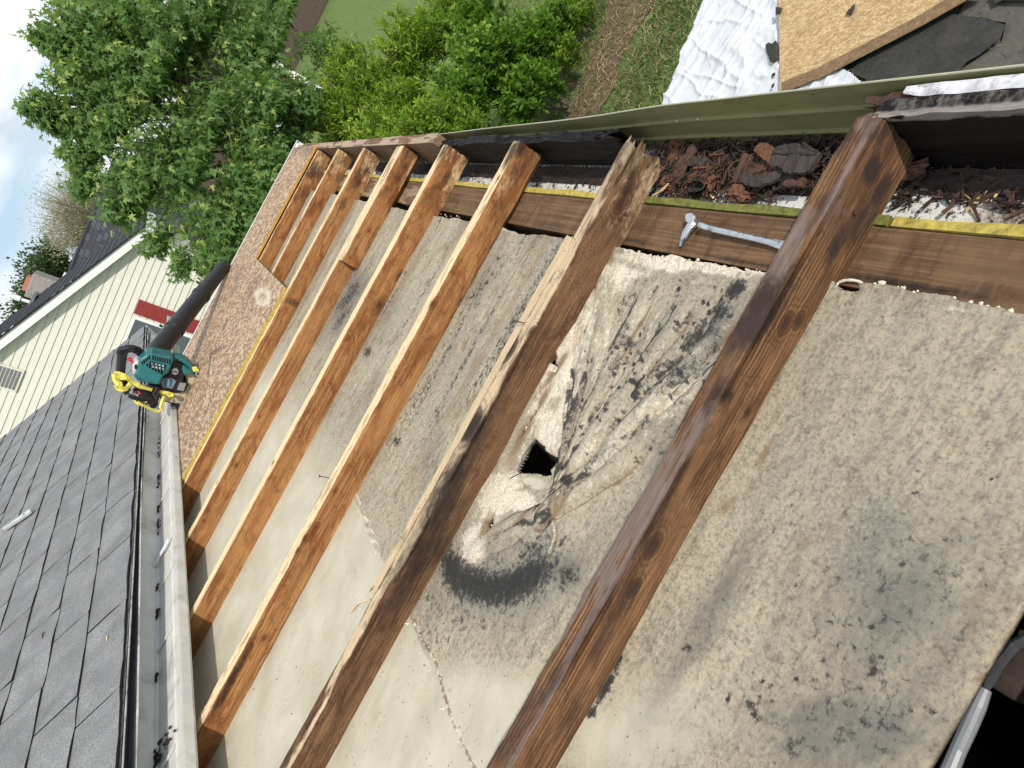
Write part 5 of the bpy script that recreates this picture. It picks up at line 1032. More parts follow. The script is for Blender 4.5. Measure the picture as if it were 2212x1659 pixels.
sliver([((1990,403),0),((2040,400),0),((2072,402),0)], .0045, .001, 'pvc', 'small translucent grey plastic strip on the soffit', N=-.082, name='plastic_strip', cat='plastic strip', taper=False)
# splinters on the ceiling boards
def chipset(P0, P1, wd, label, N=PN+.003):
    a = on(P0, 2, N); b = on(P1, 2, N+.001); d = b-a; L = np.linalg.norm(d); d /= L; e = np.array([-d[1], d[0], 0]); 
    pr = [(0,-.6),(0.02,.5),(.12,.75),(.14,.3),(.3,.9),(.55,.8),(.7,.45),(.72,.1),(1,.02),(.75,-.2),(.5,-.5),(.28,-.6),(.12,-.3)]
    mb = MB(); mb.prism([a+d*L*x+e*wd*y+(0,0,.003*sin(x*3)) for x, y in pr], (0,0,.0012)); return tag(mb.build('wood_splinter', M['chip']), label, 'splinter')
chipset((1938,1224),(1990,1168), .0045, 'pale frayed wood splinter lying on the grey ceiling board')
chipset((1836,1668),(1838,1624), .0050, 'pale splinter at the bottom edge of the picture on the mouldy board')
w1 = [on(P, 2, PN+z) for P, z in (((797,1295),.02),((775,1302),.022),((757,1322),.012),((750,1345),.006),((750,1378),.003))]
mb = MB(); mb.tube(w1, [.0012,.002,.0026,.0028,.0014], 6, flat=.4); tag(mb.build('wood_splinter', M['chip']), 'curled pale splinter hanging beside the second rafter', 'splinter')
mb = MB(); mb.tube([on(P, 2, PN+.002) for P in ((502,1600),(518,1580),(522,1560),(512,1552))], [.0005,.001,.0012,.0004], 5); mb.tube([on(P, 2, PN+.002) for P in ((498,1585),(507,1570),(508,1555))], [.0004,.001,.0003], 5); tag(mb.build('wood_splinter', M['chip']), 'small curled shavings by the foot of the third rafter', 'splinter')
mb = MB(); mb.tube([on(P, 2, PN+.002) for P in ((1479,1421),(1482,1438),(1484,1452))], [.0008,.0016,.0006], 6); tag(mb.build('twig', M['rot_dark']), 'short dark twig on the grey board beside the near rafter', 'twig')
def wood_flap(P, mat, label):
    mb = MB(); C_ = [on(p, 2, PN+z) for p, z in (((2007,1018),.001),((2016,1005),.004),((2032,1008),.006),((2038,1020),.004),((2028,1034),.002),((2016,1044),.001))]; mb.prism(C_, (0,0,.0012)); mb.tube([on(p, 2, PN+.003) for p in ((2012,1004),(2030,1002),(2050,990),(2062,985))], [.001,.0016,.0014,.0006], 5); return tag(mb.build('torn_paper', M['gypsum']), label, 'paper scrap')
wood_flap(None, None, 'small torn paper tuft standing up on the grey board')

# ================================================================== GROUND
def gz(x, y): return GND+.10*(fbm(np.asarray(x)*.12, np.asarray(y)*.12)-.5)*np.minimum(1, np.hypot(np.asarray(x)-2, np.asarray(y)-4)/25)
ground = None
def mkground():
    xs = np.concatenate([-np.geomspace(400, 22, 12), np.linspace(-20, 30, 60), np.geomspace(32, 400, 14)]); ys = np.concatenate([-np.geomspace(300, 12, 8), np.linspace(-10, 45, 70), np.geomspace(48, 500, 14)])
    X, Y = np.meshgrid(xs, ys, indexing='ij'); Z = gz(X, Y); o = mk('lawn', np.stack([X, Y, Z], -1).reshape(-1,3), gridfaces(len(xs), len(ys)), M['lawn'], world=True, smooth=True)
    o['kind'] = 'structure'; return o
mkground()
so_ = MB(); n = 40; cen = np.array((3.0, 6.28)); pts = [(cen[0]+(1.25+.3*sin(3*a)+.15*sin(7*a))*cos(a)*1.25+.3, cen[1]+(.40+.10*sin(5*a+1)+.05*sin(11*a))*sin(a)) for a in np.linspace(0, 2*pi, n, endpoint=False)]
bare = mk('bare_soil_patch', [(x, y, GND+.012) for x, y in pts], [tuple(range(n))], M['soil'], world=True); bare['kind'] = 'structure'
def blades(name, mat, n, region, h0, h1, seed, lean=.6, wd=.004, z=.0):
    r = np.random.default_rng(seed); x, y = region(r, n); m_ = len(x); a = r.uniform(0, 2*pi, m_); h = r.uniform(h0, h1, m_); l = h*lean*r.uniform(.2, 1.6, m_); w_ = wd*r.uniform(.6, 1.6, m_); b = a+r.uniform(-1.5, 1.5, m_)
    z0 = gz(x, y)+z; V = np.zeros((m_, 5, 3)); c, s = np.cos(b), np.sin(b)
    V[:,0] = np.stack([x-c*w_, y-s*w_, z0], -1); V[:,1] = np.stack([x+c*w_, y+s*w_, z0], -1)
    mx = x+np.cos(a)*l*.35; my = y+np.sin(a)*l*.35; V[:,2] = np.stack([mx+c*w_*.8, my+s*w_*.8, z0+h*.6], -1); V[:,3] = np.stack([mx-c*w_*.8, my-s*w_*.8, z0+h*.6], -1); V[:,4] = np.stack([x+np.cos(a)*l, y+np.sin(a)*l, z0+h], -1)
    F = []; 
    for i in range(m_): k = i*5; F += [(k,k+1,k+2,k+3),(k+3,k+2,k+4)]
    o = mk(name, V.reshape(-1,3), F, M[mat], world=True, attrs={'lv': np.repeat(r.uniform(0,1,m_), 5)}); o['kind'] = 'stuff'; return o
def near_reg(r, n):
    x = r.normal(2.9, 1.3, n); y = r.normal(6.2, 2.1, n); d = np.hypot((x-cen[0]-.3)/1.7, (y-cen[1])/.5); k = (d > .8+.3*r.random(n))|(r.random(n) < .30); return x[k], y[k]
blades('grass', 'grassblade', 36000, near_reg, .02, .07, 1, wd=.0045)
blades('dry_weeds', 'dryweed', 9000, lambda r, n: (lambda x, y: (x[(np.hypot((x-cen[0]-.2)/1.9, (y-cen[1])/1.1) < 1)], y[(np.hypot((x-cen[0]-.2)/1.9, (y-cen[1])/1.1) < 1)]))(r.uniform(1, 5.4, n), r.uniform(4.8, 7.5, n)), .015, .05, 2, lean=2.2, wd=.003, z=.012)
def strokes(name, mat, n, seed, reg, L0, L1):
    r = random.Random(seed); mb = MB()
    for _ in range(n):
        x, y = reg(r); a = r.uniform(0, pi); l = r.uniform(L0, L1); c1 = r.gauss(0,.4)
        pts = [(x+cos(a+c1*t)*l*t, y+sin(a+c1*t)*l*t, GND+.02+.03*sin(pi*t)*r.random()) for t in (0,.33,.66,1)]; mb.tube(pts, .0013, 3, cap=False)
    o = mb.build(name, M[mat], world=True); o['kind'] = 'stuff'
strokes('dry_stalks', 'dryweed' if 0 else 'chip', 520, 4, lambda r: (r.gauss(3.1, .9), r.gauss(6.0, .6)), .05, .18)

# ================================================================== LEAVES
def leaf_shape(kind):
    if kind == 'maple':
        t = [(0,0),(.12,.06),(.46,-.06),(.24,.20),(.66,.46),(.26,.40),(.12,.42),(.20,.72),(0,1.12)]
        pts = t+[(-x, y) for x, y in t[-2:0:-1]]
        return [(x, y-.0, -.10*abs(x)-.12*y*y) for x, y in pts], [tuple(range(0, 9)), (0,)+tuple(range(8, 16))]
    if kind == 'lance': return [(0,0,0),(.16,.30,.04),(.13,.68,.02),(0,1,-.10),(-.13,.68,.02),(-.16,.30,.04)], [(0,1,2,3),(0,3,4,5)]
    if kind == 'oval': return [(0,0,0),(.26,.28,.05),(.24,.66,.02),(0,1,-.10),(-.24,.66,.02),(-.26,.28,.05)], [(0,1,2,3),(0,3,4,5)]
    return [(0,0,0),(.3,.5,0),(0,1,0),(-.3,.5,0)], [(0,1,2,3)]
def leaves_mesh(pos, dirs, size, kind, seed, droop=.4, lvb=None):
    """pos (n,3), dirs (n,3): one big mesh of separate leaves"""
    r = np.random.default_rng(seed); sv, sf = leaf_shape(kind); sv = np.array(sv); n = len(pos); d = dirs+r.normal(0, .35, (n,3)); d[:,2] -= droop; d /= np.linalg.norm(d, axis=1)[:,None]
    up = np.tile([0,0,1.0], (n,1))+r.normal(0, .45, (n,3)); sx = np.cross(d, up); sx /= np.linalg.norm(sx, axis=1)[:,None]+1e-9; nz = np.cross(sx, d)
    s = size*r.uniform(.6, 1.25, n); V = pos[:,None,:]+s[:,None,None]*(sv[None,:,0:1]*sx[:,None,:]+sv[None,:,1:2]*d[:,None,:]+sv[None,:,2:3]*nz[:,None,:])
    k = len(sv); F = []; base = np.arange(n)*k
    for f in sf: F.append(base[:,None]+np.array(f)[None,:])
    lv = np.clip((lvb if lvb is not None else r.uniform(0, 1, n))+r.normal(0, .12, n), 0, 1)
    return V.reshape(-1,3), F, np.repeat(lv, k)
def put_leaves(name, pos, dirs, size, kind, mat, parent, seed, droop=.4, lvb=None, nparts=0):
    idx = np.arange(len(pos)); 
    V, F, lv = leaves_mesh(pos, dirs, size, kind, seed, droop, lvb); k = len(leaf_shape(kind)[0])
    if nparts:
        r = np.random.default_rng(seed+5); dist = np.linalg.norm(pos-CAMW, axis=1); q2 = scr(pos @ MW); vis = (q2[0] > 0)&(q2[0] < 2212)&(q2[1] > 0)&(q2[1] < 1659)
        order = np.argsort(dist+np.where(vis, 0, 1e3)+r.uniform(0, .5, len(pos)))[:nparts]; sel = np.zeros(len(pos), bool); sel[order] = True
        sv, sf = leaf_shape(kind); 
        for i in order:
            mk('leaf', V[i*k:(i+1)*k], sf, M[mat], parent, world=True, attrs={'lv': lv[i*k:(i+1)*k]})
    else: sel = np.zeros(len(pos), bool)
    keep = ~sel; FF = []
    for f in F: FF += f[keep].tolist()
    c = V.mean(0); me = bpy.data.meshes.new(name); me.from_pydata((V-c).tolist(), [], FF); me.materials.append(M[mat]); at = me.attributes.new('lv', 'FLOAT', 'POINT'); at.data.foreach_set('value', lv); me.update()
    o = bpy.data.objects.new(name, me); link(o, parent); o.location = Vector(c)-(wloc(parent) if parent else Vector((0,0,0))); o['kind'] = 'stuff'; return o

def limb(mb, p, d, L, r0, r1, rnd, wob=.18, n=6):
    pts = [np.array(p, float)]; dd = np.array(d, float); dd /= np.linalg.norm(dd)
    for i in range(n):
        dd = dd+np.array([rnd.gauss(0, wob), rnd.gauss(0, wob), rnd.gauss(0, wob*.5)+.03]); dd /= np.linalg.norm(dd); pts.append(pts[-1]+dd*L/n)
    mb.tube(pts, [r0+(r1-r0)*i/n for i in range(n+1)], 7, cap=False); return pts, dd

def maple():
    base = np.array((1.55, 8.3, GND)); t = thing('maple_tree', 'leafy green maple with pointed lobed leaves beside the far corner of the porch roof', 'tree', base, world=True)
    rnd = random.Random(3); mbt = MB(); top = np.array((.85, 8.1, 1.0))
    trunk = [base+(top-base)*f+np.array([.06*sin(f*5), .05*cos(f*4), 0]) for f in np.linspace(0, 1, 9)]; mbt.tube(trunk, [.075-.05*i/8 for i in range(9)], 10)
    mbt.build('trunk', M['bark'], t, world=True)
    lobes = []   # centre from traced outline at its own depth, radii
    for (P, y, rx, ry, rz, n) in [((330,150),8.0,.85,.8,.85,2600),((245,240),8.0,.62,.6,.62,1600),((228,110),8.2,.66,.6,.62,1700),((430,60),8.5,.95,.8,.8,2600),((560,130),8.2,.72,.7,.66,1700),((420,330),7.6,.85,.7,.75,2500),((300,400),7.8,.50,.5,.45,1000),((560,400),7.2,.62,.6,.55,1600),((470,500),7.2,.48,.5,.42,1100),((640,260),7.6,.52,.5,.55,1000),((560,250),7.5,.6,.6,.6,1500),((62,222),8.0,.13,.2,.12,110),((95,236),8.0,.17,.2,.14,170),((128,250),8.0,.20,.2,.18,240),((85,75),8.1,.15,.2,.12,110),((118,95),8.1,.2,.2,.18,200),((128,160),8.0,.14,.2,.12,110),((175,400),7.9,.16,.2,.14,130),((240,450),7.8,.18,.2,.15,150),((335,520),7.5,.2,.2,.17,190),((385,575),7.2,.14,.2,.12,110),((185,330),8.0,.30,.3,.28,420),((700,90),8.6,.40,.4,.35,260),((280,60),8.4,.7,.6,.6,1500),((600,20),9.0,.7,.6,.5,900),((480,560),6.9,.22,.25,.2,230),((540,520),7.0,.25,.3,.22,260),((165,36),8.2,.22,.3,.26,160)]:
        lobes.append((onw(P, 1, y), np.array((rx, ry, rz)), n))
    r = np.random.default_rng(8); P_ = []; D_ = []; LV = []
    mb = MB(); tips = []
    for c, rad, n in lobes:
        # limb from the trunk to the lobe, twigs radiating in it
        s0 = trunk[min(8, max(2, int(8*np.clip((c[2]-base[2]-1.2)/(top[2]-base[2]), 0, 1))))]; mid = (s0+c)/2+np.array([0,0,-.15]); mb.tube([s0, mid, c, c+np.array([0,0,rad[2]*.5])], [.026,.018,.010,.003], 6, cap=False)
        n = int(n*2.3); ntw = max(8, n//26)
        for _ in range(ntw):
            v = r.normal(0, 1, 3); v /= np.linalg.norm(v); v[2] = abs(v[2])*.5+v[2]*.5; e = c+v*rad*r.uniform(.55, 1.02); s = c+(e-c)*.15+np.array([0,0,-.08]); dirv = e-s; L = np.linalg.norm(dirv); dirv /= L
            m_ = (s+e)/2+r.normal(0,.03,3); mb.tube([s, m_, e], [.006,.004,.0015], 3, cap=False)
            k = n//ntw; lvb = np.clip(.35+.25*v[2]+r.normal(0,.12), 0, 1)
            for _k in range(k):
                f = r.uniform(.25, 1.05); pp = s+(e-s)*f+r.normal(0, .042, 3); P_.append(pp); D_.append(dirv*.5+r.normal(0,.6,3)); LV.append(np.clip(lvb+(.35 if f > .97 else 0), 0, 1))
    mb.build('limbs', M['bark'], t, world=True)
    P_ = np.array(P_); D_ = np.array(D_)
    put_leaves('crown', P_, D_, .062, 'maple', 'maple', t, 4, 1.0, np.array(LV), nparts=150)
maple()

def shrub(name, label, cat, base, lobes, size, kind, mat, seed, nparts=60, dens=1.0, stems=10, upright=.5):
    t = thing(name, label, cat, base, world=True); r = np.random.default_rng(seed); rnd = random.Random(seed); mb = MB(); P_ = []; D_ = []; LV = []
    for (c, rad, n) in lobes:
        c = np.array(c); rad = np.array(rad); n = int(n*dens); nt_ = max(10, n//22)
        for _ in range(nt_):
            v = r.normal(0, 1, 3); v /= np.linalg.norm(v); 
            if v[2] < -.2: v[2] *= -.6
            e = c+v*rad*r.uniform(.7, 1.08); e[2] += .06*r.random(); s = c+(e-c)*.35; s[2] -= .1; dirv = (e-s); dirv /= np.linalg.norm(dirv)+1e-9; dirv[2] += upright; dirv /= np.linalg.norm(dirv)
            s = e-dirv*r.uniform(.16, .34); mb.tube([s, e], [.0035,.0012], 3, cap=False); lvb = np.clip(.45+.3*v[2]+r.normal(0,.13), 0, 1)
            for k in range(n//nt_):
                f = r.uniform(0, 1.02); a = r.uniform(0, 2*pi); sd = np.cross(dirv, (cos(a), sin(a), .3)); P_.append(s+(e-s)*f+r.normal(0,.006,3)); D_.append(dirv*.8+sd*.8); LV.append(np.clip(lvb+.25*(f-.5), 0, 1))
        mb.tube([np.array(base)+(rnd.gauss(0,.08), rnd.gauss(0,.08), 0), (np.array(base)+c)/2, c], [.012,.009,.004], 5, cap=False)
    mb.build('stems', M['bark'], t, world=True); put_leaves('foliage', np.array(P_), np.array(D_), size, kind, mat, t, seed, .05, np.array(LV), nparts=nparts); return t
def LB(P, y, rx, ry, rz, n): return (onw(P, 1, y), (rx, ry, rz), n)
shrub('privet_shrub', 'tall yellow green privet shrub between the maple and the darker bush', 'shrub', (2.0, 8.0, GND), [LB((800,230),7.4,.42,.4,.5,4200),LB((900,120),7.4,.42,.4,.45,4200),LB((880,250),7.0,.36,.35,.45,3600),LB((760,160),8.0,.36,.35,.36,2400),LB((960,60),7.6,.38,.35,.36,3000),LB((735,260),7.6,.30,.3,.34,2000),LB((830,310),6.6,.34,.3,.34,2500)], .060, 'lance', 'shrubA', 21, 120)
shrub('leafy_bush', 'deeper green broad leaved bush nearest the bare soil', 'bush', (2.3, 6.6, GND), [LB((1060,150),6.5,.42,.4,.42,4600),LB((1150,110),6.6,.36,.35,.36,3400),LB((1000,230),6.3,.34,.3,.38,3300),LB((1130,210),6.2,.32,.3,.30,2600),LB((1040,60),6.9,.40,.35,.36,3000),LB((1200,60),6.8,.30,.3,.26,1700),LB((1180,170),6.3,.20,.2,.18,800)], .058, 'oval', 'shrubB', 22, 120)
shrub('young_shrub', 'small bright shrub pressed against the olive fascia', 'shrub', (1.5, 5.6, GND), [LB((960,270),5.4,.26,.25,.28,2400),LB((890,300),5.5,.24,.22,.26,2000),LB((1010,285),5.3,.20,.2,.2,1300)], .050, 'lance', 'shrubA', 23, 50)
shrub('ground_ivy', 'low bright leafed weeds at the edge of the bush by the top of the picture', 'weeds', (3.2, 6.9, GND), [LB((1240,25),6.9,.28,.3,.14,1100),LB((1215,110),6.5,.20,.22,.12,700)], .045, 'oval', 'shrubA', 24, 0)

# ================================================================== WHITE SHEET, BOARD AND FELT ON THE GROUND
def gp_(P, z): return onw(P, 2, GND+z)
def cloth(name, poly, z, mat, label, cat, amp=.02, seed=1, holes=(), res=.009, th=.001, fscale=6.0):
    W_ = np.array([gp_(p, z) for p in poly]); x0, y0 = W_[:,0].min(), W_[:,1].min(); x1, y1 = W_[:,0].max(), W_[:,1].max()
    nx, ny = int((x1-x0)/res)+2, int((y1-y0)/res)+2; X, Y = np.meshgrid(np.linspace(x0, x1, nx), np.linspace(y0, y1, ny), indexing='ij')
    wx = X+.06*(fbm(X*5, Y*5, seed)-.5); wy = Y+.06*(fbm(X*5, Y*5, seed+3)-.5)
    f1 = 1-np.abs(fbm(wx*1.6+wy*6.5+seed, wx*2.0-wy*.6, seed, 2)-.5)*2; f2 = 1-np.abs(fbm(wx*7-wy*3+seed, wy*1.8+wx, seed+4, 2)-.5)*2; f3 = 1-np.abs(fbm(wx*4+wy*15, wx*5-wy*2, seed+6, 2)-.5)*2
    Z = GND+z+amp*.9*f1**7+amp*.55*f2**9+amp*.25*f3**9+.5*amp*fbm(X*2.5, Y*2.5, seed)
    V = np.stack([X, Y, Z], -1).reshape(-1,3); F = np.array(gridfaces(nx, ny)); c = V[F].mean(1); k = inpoly(c[:,0]+.006*(vn(c[:,1]*30, c[:,0]*30)-.5), c[:,1], [tuple(w_[:2]) for w_ in W_])
    for h in holes:
        H = [tuple(gp_(p, z)[:2]) for p in h]; k &= ~inpoly(c[:,0], c[:,1], H)
    F = F[k]; us = np.unique(F); rm = -np.ones(len(V), int); rm[us] = np.arange(len(us)); o = mk(name, V[us], rm[F], M[mat], world=True, smooth=True); s = o.modifiers.new('s','SOLIDIFY'); s.thickness = th
    return tag(o, label, cat)
cloth('white_sheet', [(1527,-12),(1700,-12),(1696,120),(1700,205),(1560,235),(1425,245)], .045, 'tarp', 'white plastic sheet wrinkled on the grass beside the strand board', 'plastic sheet', .03, 2)
cloth('white_sheet', [(1690,202),(1712,196),(1745,182),(1788,160),(1822,150),(1845,163),(1862,180),(1870,200),(1760,225)], .06, 'tarp', 'corner of white sheet peeking out below the strand board', 'plastic sheet', .02, 5)
def rag(pts, z, mat, label, cat='felt scrap', th=.004, name='felt_scrap'):
    r = random.Random(len(label)); P = [gp_(p, z+r.uniform(-.003,.003)) for p in pts]; mb = MB(); mb.prism(P[::-1], (0,0,th)); o = mb.build(name, M[mat], world=True); return tag(o, label, cat)
rag([(1654,98),(1660,92),(1668,95),(1676,88),(1680,95),(1682,125),(1676,130),(1671,137),(1664,134),(1660,122),(1656,112)], .083, 'felt', 'large black felt scrap on the edge of the white sheet')
rag([(1668,160),(1675,157),(1674,164),(1667,166)], .085, 'felt', 'small black felt scrap below the large one on the sheet')
rag([(1676,16),(1690,17),(1688,25),(1676,34)], .112, 'felt', 'black felt scrap at the top left of the strand board')
rag([(1668,183),(1673,180),(1672,188),(1666,190)], .085, 'felt', 'tiny black scrap at the bottom of the white sheet')
M['board_rim'] = osb('board_rim_wet', (.30,.19,.09), (.19,.115,.06), (.38,.26,.13), (.07,.05,.035))
# strand board with a darker rim
bp = [(1683,-25),(1688,198),(1703,196),(1785,163),(1990,57),(2135,-25)]
P = [gp_(p, .085) for p in bp]; mb = MB(); mb.prism(P[::-1], (0,0,.013)); 
V = np.array(mb.v); o = mk('strand_board', V, mb.f, M['osb_wet'], world=True, attrs={'st': np.full(len(V), .30), 'pl': np.zeros(len(V))}); tag(o, 'golden strand board sheet lying over the white plastic sheet', 'board')
rimp = [(1689,178),(1760,150),(1975,40),(2075,-20),(2135,-25),(1990,57),(1785,163),(1703,196),(1688,198)]
P = [gp_(p, .0985) for p in rimp]; mb = MB(); mb.prism(P[::-1], (0,0,.0035)); V = np.array(mb.v); r_o = mk('board_margin', V, mb.f, M['board_rim'], o, world=True, attrs={'st': np.full(len(V), .5), 'pl': np.zeros(len(V))}, label='darker wet margin of the board')
e = [gp_(p, .087) for p in ((1785,163.5),(1990,57.5),(2135,-24.5))]; mb = MB()
for a, b in zip(e[:-1], e[1:]): mb.prism([a, b, b+(.004,-.004,0), a+(.004,-.004,0)], (0,0,.010))
mb.build('painted_edge', M['yellow_dirty'], o, world=True)
rag([(1833,22),(1838,18),(1842,12),(1847,8),(1846,20),(1841,28),(1836,32),(1828,30)], .112, 'felt', 'black teardrop felt scrap in the middle of the strand board')
# felt sheets
FE = [([(1815,150),(1790,168),(1850,176),(1868,190),(1960,160),(1930,60),(2010,20),(2110,-30),(1990,58)], .03, 'felt', 'charcoal felt strip running under the strand board edge'),
      ([(1836,158),(1872,172),(1863,195),(2060,170),(2088,135),(2115,120),(2160,85),(2172,55),(2133,40),(2080,36),(2060,30),(2010,22),(1900,88)], .046, 'felt', 'largest black roofing felt piece with a ragged right end'),
      ([(2090,-30),(2240,-30),(2240,170),(2075,175),(2062,160),(2110,130),(2165,90),(2174,50),(2070,35),(2085,8)], .022, 'felt_grey', 'weathered olive grey felt sheet at the top right corner'),
      ([(2052,148),(2072,142),(2090,175),(2030,180)], .055, 'felt', 'small black felt corner beside the grey felt sheet'),
      ([(1985,38),(2080,4),(2125,-30),(2060,-30),(1980,20)], .05, 'felt', 'narrow black felt piece along the board near the top edge'),
      ([(2150,10),(2165,2),(2212,2),(2240,6),(2240,-30),(2140,-30)], .05, 'felt', 'black felt piece in the extreme top right corner')]
for pts, z, mat, lab in FE: rag(pts, z, mat, lab, 'roofing felt', .006, 'roofing_felt')
P = [gp_(p, .012) for p in ((1690,-60),(2400,-60),(2400,260),(1690,260))]; o = mk('felt_pile_base', P, [(0,1,2,3)], M['felt_grey'], world=True); o['kind'] = 'stuff'; o['label'] = 'old felt debris covering the ground under the boards'

# ================================================================== NEIGHBOUR HOUSE
def nhouse():
    Y = 12.0; x_c = -1.10; peakx = -7.0; nh = thing('neighbour_house', 'cream sided house with red shutter, white rake trim and dark slate shingles', 'house', (-5, Y+2, GND), world=True)
    rz = lambda x: .285+(x_c-x)*.5
    lap = .1016; z = GND; i = 0
    while z < 3.2:
        zt = z+lap; xr = x_c if rz(x_c) > zt else x_c-(zt-rz(x_c))/.5; xr0 = x_c if rz(x_c) > z else x_c-(z-rz(x_c))/.5
        if xr < peakx: break
        mb = MB(); P = [(peakx-3, Y, z),(xr0, Y, z),(xr, Y, zt),(peakx-3, Y, zt)]
        V = [(peakx-3,Y-.014,z),(xr0,Y-.014,z),(xr,Y-.002,zt),(peakx-3,Y-.002,zt),(peakx-3,Y+.004,z),(xr0,Y+.004,z),(xr,Y+.004,zt),(peakx-3,Y+.004,zt)]
        mb.add(V, [(0,1,2,3),(4,7,6,5),(0,4,5,1),(1,5,6,2),(2,6,7,3),(3,7,4,0)]); mb.build('siding_board', M['siding'], nh, world=True); z = zt; i += 1
    mb = MB(); mb.box((peakx-3, Y+.005, GND),(x_c-.004, Y+2.98, .2)); mb.build('wall', M['siding'], nh, world=True)
    mb = MB(); mb.box((x_c-.004, Y-.018, GND),(x_c+.02, Y+.05, rz(x_c)-.02)); mb.build('corner_trim', M['white_trim'], nh, world=True)
    # rake trim: wide white board with soffit behind
    def rk(dx, dz0, dz1, y0, y1, name, mat, x1=-9.0, x0=None):
        x0 = x_c+.14 if x0 is None else x0; mb = MB(); mb.prism([(x0,y0,rz(x0)+dz0),(x1,y0,rz(x1)+dz0),(x1,y0,rz(x1)+dz1),(x0,y0,rz(x0)+dz1)], (0,y1-y0,0)); return mb.build(name, mat, nh, world=True)
    rk(0, -.02, .115, Y-.16, Y-.13, 'rake_board', M['white_trim']); rk(0, -.022, -.004, Y-.13, Y-.015, 'rake_soffit', M['white_trim']); rk(0, .115, .135, Y-.185, Y-.10, 'rake_edge', M['shingle_edge'])
    # near roof slope, slightly bowed, shingle courses as real steps
    def slope(yA, yB, nm, x1=-7.0):
        n = 26; 
        for i in range(n):
            d0 = i*.145; x0 = x_c+.16-d0*cos(atan2(.5,1)); x1_ = x0-.150*cos(atan2(.5,1)); z0 = rz(x0)+.135; z1 = rz(x1_)+.135
            mb = MB(); mb.add([(x0,yA,z0+.014),(x0,yB,z0+.014),(x1_,yB,z1+.002),(x1_,yA,z1+.002),(x0,yA,z0-.01),(x0,yB,z0-.01)], [(0,1,2,3),(0,4,5,1)]); mb.build(nm, M['shingle_far'], nh, world=True)
    slope(Y-.185, 14.6, 'shingle_course')
    mb = MB(); xx = x_c+.15; mb.box((x_c+.0, Y-.16, rz(xx)-.02),(x_c+.16, 15, rz(xx)+.12)); mb.build('eave_gutter', M['white_trim'], nh, world=True)
    # main roof behind: ridge parallel to X
    ridge_z, ry = 1.205, 18.0; xL, xR = -3.15, -.2; cols = 64
    nc = 26; pt = .5
    for i in range(nc):
        y0 = ry-i*.21; z0 = ridge_z-i*.21*pt; mb = MB(); y1 = y0-.22; z1 = z0-.22*pt
        xl = xL+ i*.0; mb.add([(xl,y0,z0),(xR,y0,z0),(xR,y1,z1+.012),(xl,y1,z1+.012),(xR,y1,z1-.01),(xl,y1,z1-.01)], [(0,3,2,1),(3,5,4,2)]); mb.build('main_shingle_course', M['shingle_far'], nh, world=True)
    # lighter tabs scattered over the slope as separate shingles
    r = random.Random(3); base_me = None
    for i in range(nc):
        x = xL+.1*r.random()
        while x < 0.9:
            if r.random() < .6 and x < -.2+.4:
                y1 = ry-i*.21-.215; z1 = ridge_z-i*.21*pt-.215*pt+.0165; w_ = .1
                if base_me is None:
                    base_me = bpy.data.meshes.new('far_tab'); base_me.from_pydata([(0,0,0),(.16,0,0),(.16,.17,.085),(0,.17,.085),(0,0,-.008),(.16,0,-.008)], [], [(0,1,2,3),(0,4,5,1)]); base_me.materials.append(plain('pale_slate_tab', (.060,.063,.077), .9, var=.3))
                if hypot(1,0) and (x < -.6):
                    o = bpy.data.objects.new('shingle', base_me); link(o, nh); o.location = Vector((x, y1, z1))-nh.location
            x += r.uniform(.16, .34)
    mb = MB(); mb.tube([(xL, ry, ridge_z+.02),(xR, ry, ridge_z+.02)], .05, 6); mb.build('ridge_cap', M['shingle_far'], nh, world=True)
    mb = MB(); mb.prism([(xL,ry,ridge_z),(xL,ry-5.2,ridge_z-2.6),(xL,ry+5.2,ridge_z-2.6)], (2.9,0,0)); mb.build('attic_block', M['shingle_far'], nh, world=True)
    # window with red shutter
    c0 = onw((289,680),1,Y); wx1 = c0[0]; wz1 = c0[2]+.01; ww, wh_ = .86, 1.15
    wd = MB(); wd.box((wx1-ww, Y-.045, wz1-wh_),(wx1, Y-.015, wz1)); fr = wd.build('window', M['white_trim'], nh, world=True)
    mb = MB(); mb.box((wx1-ww+.05, Y-.049, wz1-wh_/2+.02),(wx1-.05, Y-.046, wz1-.05)); mb.build('pane', M['glass'], fr, world=True)
    mb = MB(); mb.box((wx1-ww+.05, Y-.049, wz1-wh_+.05),(wx1-.05, Y-.046, wz1-wh_/2-.02)); mb.build('pane', M['glass'], fr, world=True)
    sx0 = wx1+.03; sw = .235; shb = MB(); shb.box((sx0, Y-.040, wz1-wh_),(sx0+sw, Y-.016, wz1)); sh = shb.build('shutter', M['red'], nh, world=True)
    for z0, z1 in ((wz1-wh_/2+.02, wz1-.05),(wz1-wh_+.05, wz1-wh_/2-.02)):
        mb = MB(); mb.box((sx0+.03, Y-.0435, z0),(sx0+sw-.03, Y-.0405, z1)); bevel(mb.build('shutter_panel', M['red'], sh, world=True), .006)
    mb = MB(); mb.box((wx1-ww-.03-sw, Y-.040, wz1-wh_),(wx1-ww-.03, Y-.016, wz1)); mb.build('shutter', M['red'], nh, world=True)
    # gable vent
    a = onw((52,802),1,Y); b = onw((42,830),1,Y); vx1 = max(a[0], b[0])+.02; vz0 = min(a[2], b[2]); vb = MB(); vb.box((vx1-.36, Y-.035, vz0),(vx1, Y-.016, vz0+.42)); v = vb.build('gable_vent', M['siding'], nh, world=True)
    for i in range(8): mb = MB(); mb.box((vx1-.33, Y-.040, vz0+.03+i*.048),(vx1-.03, Y-.036, vz0+.066+i*.048)); mb.build('louver', M['louver'], v, world=True)
    # roof vent box, pipe and chimney
    def at(P, y): return onw(P, 1, y)
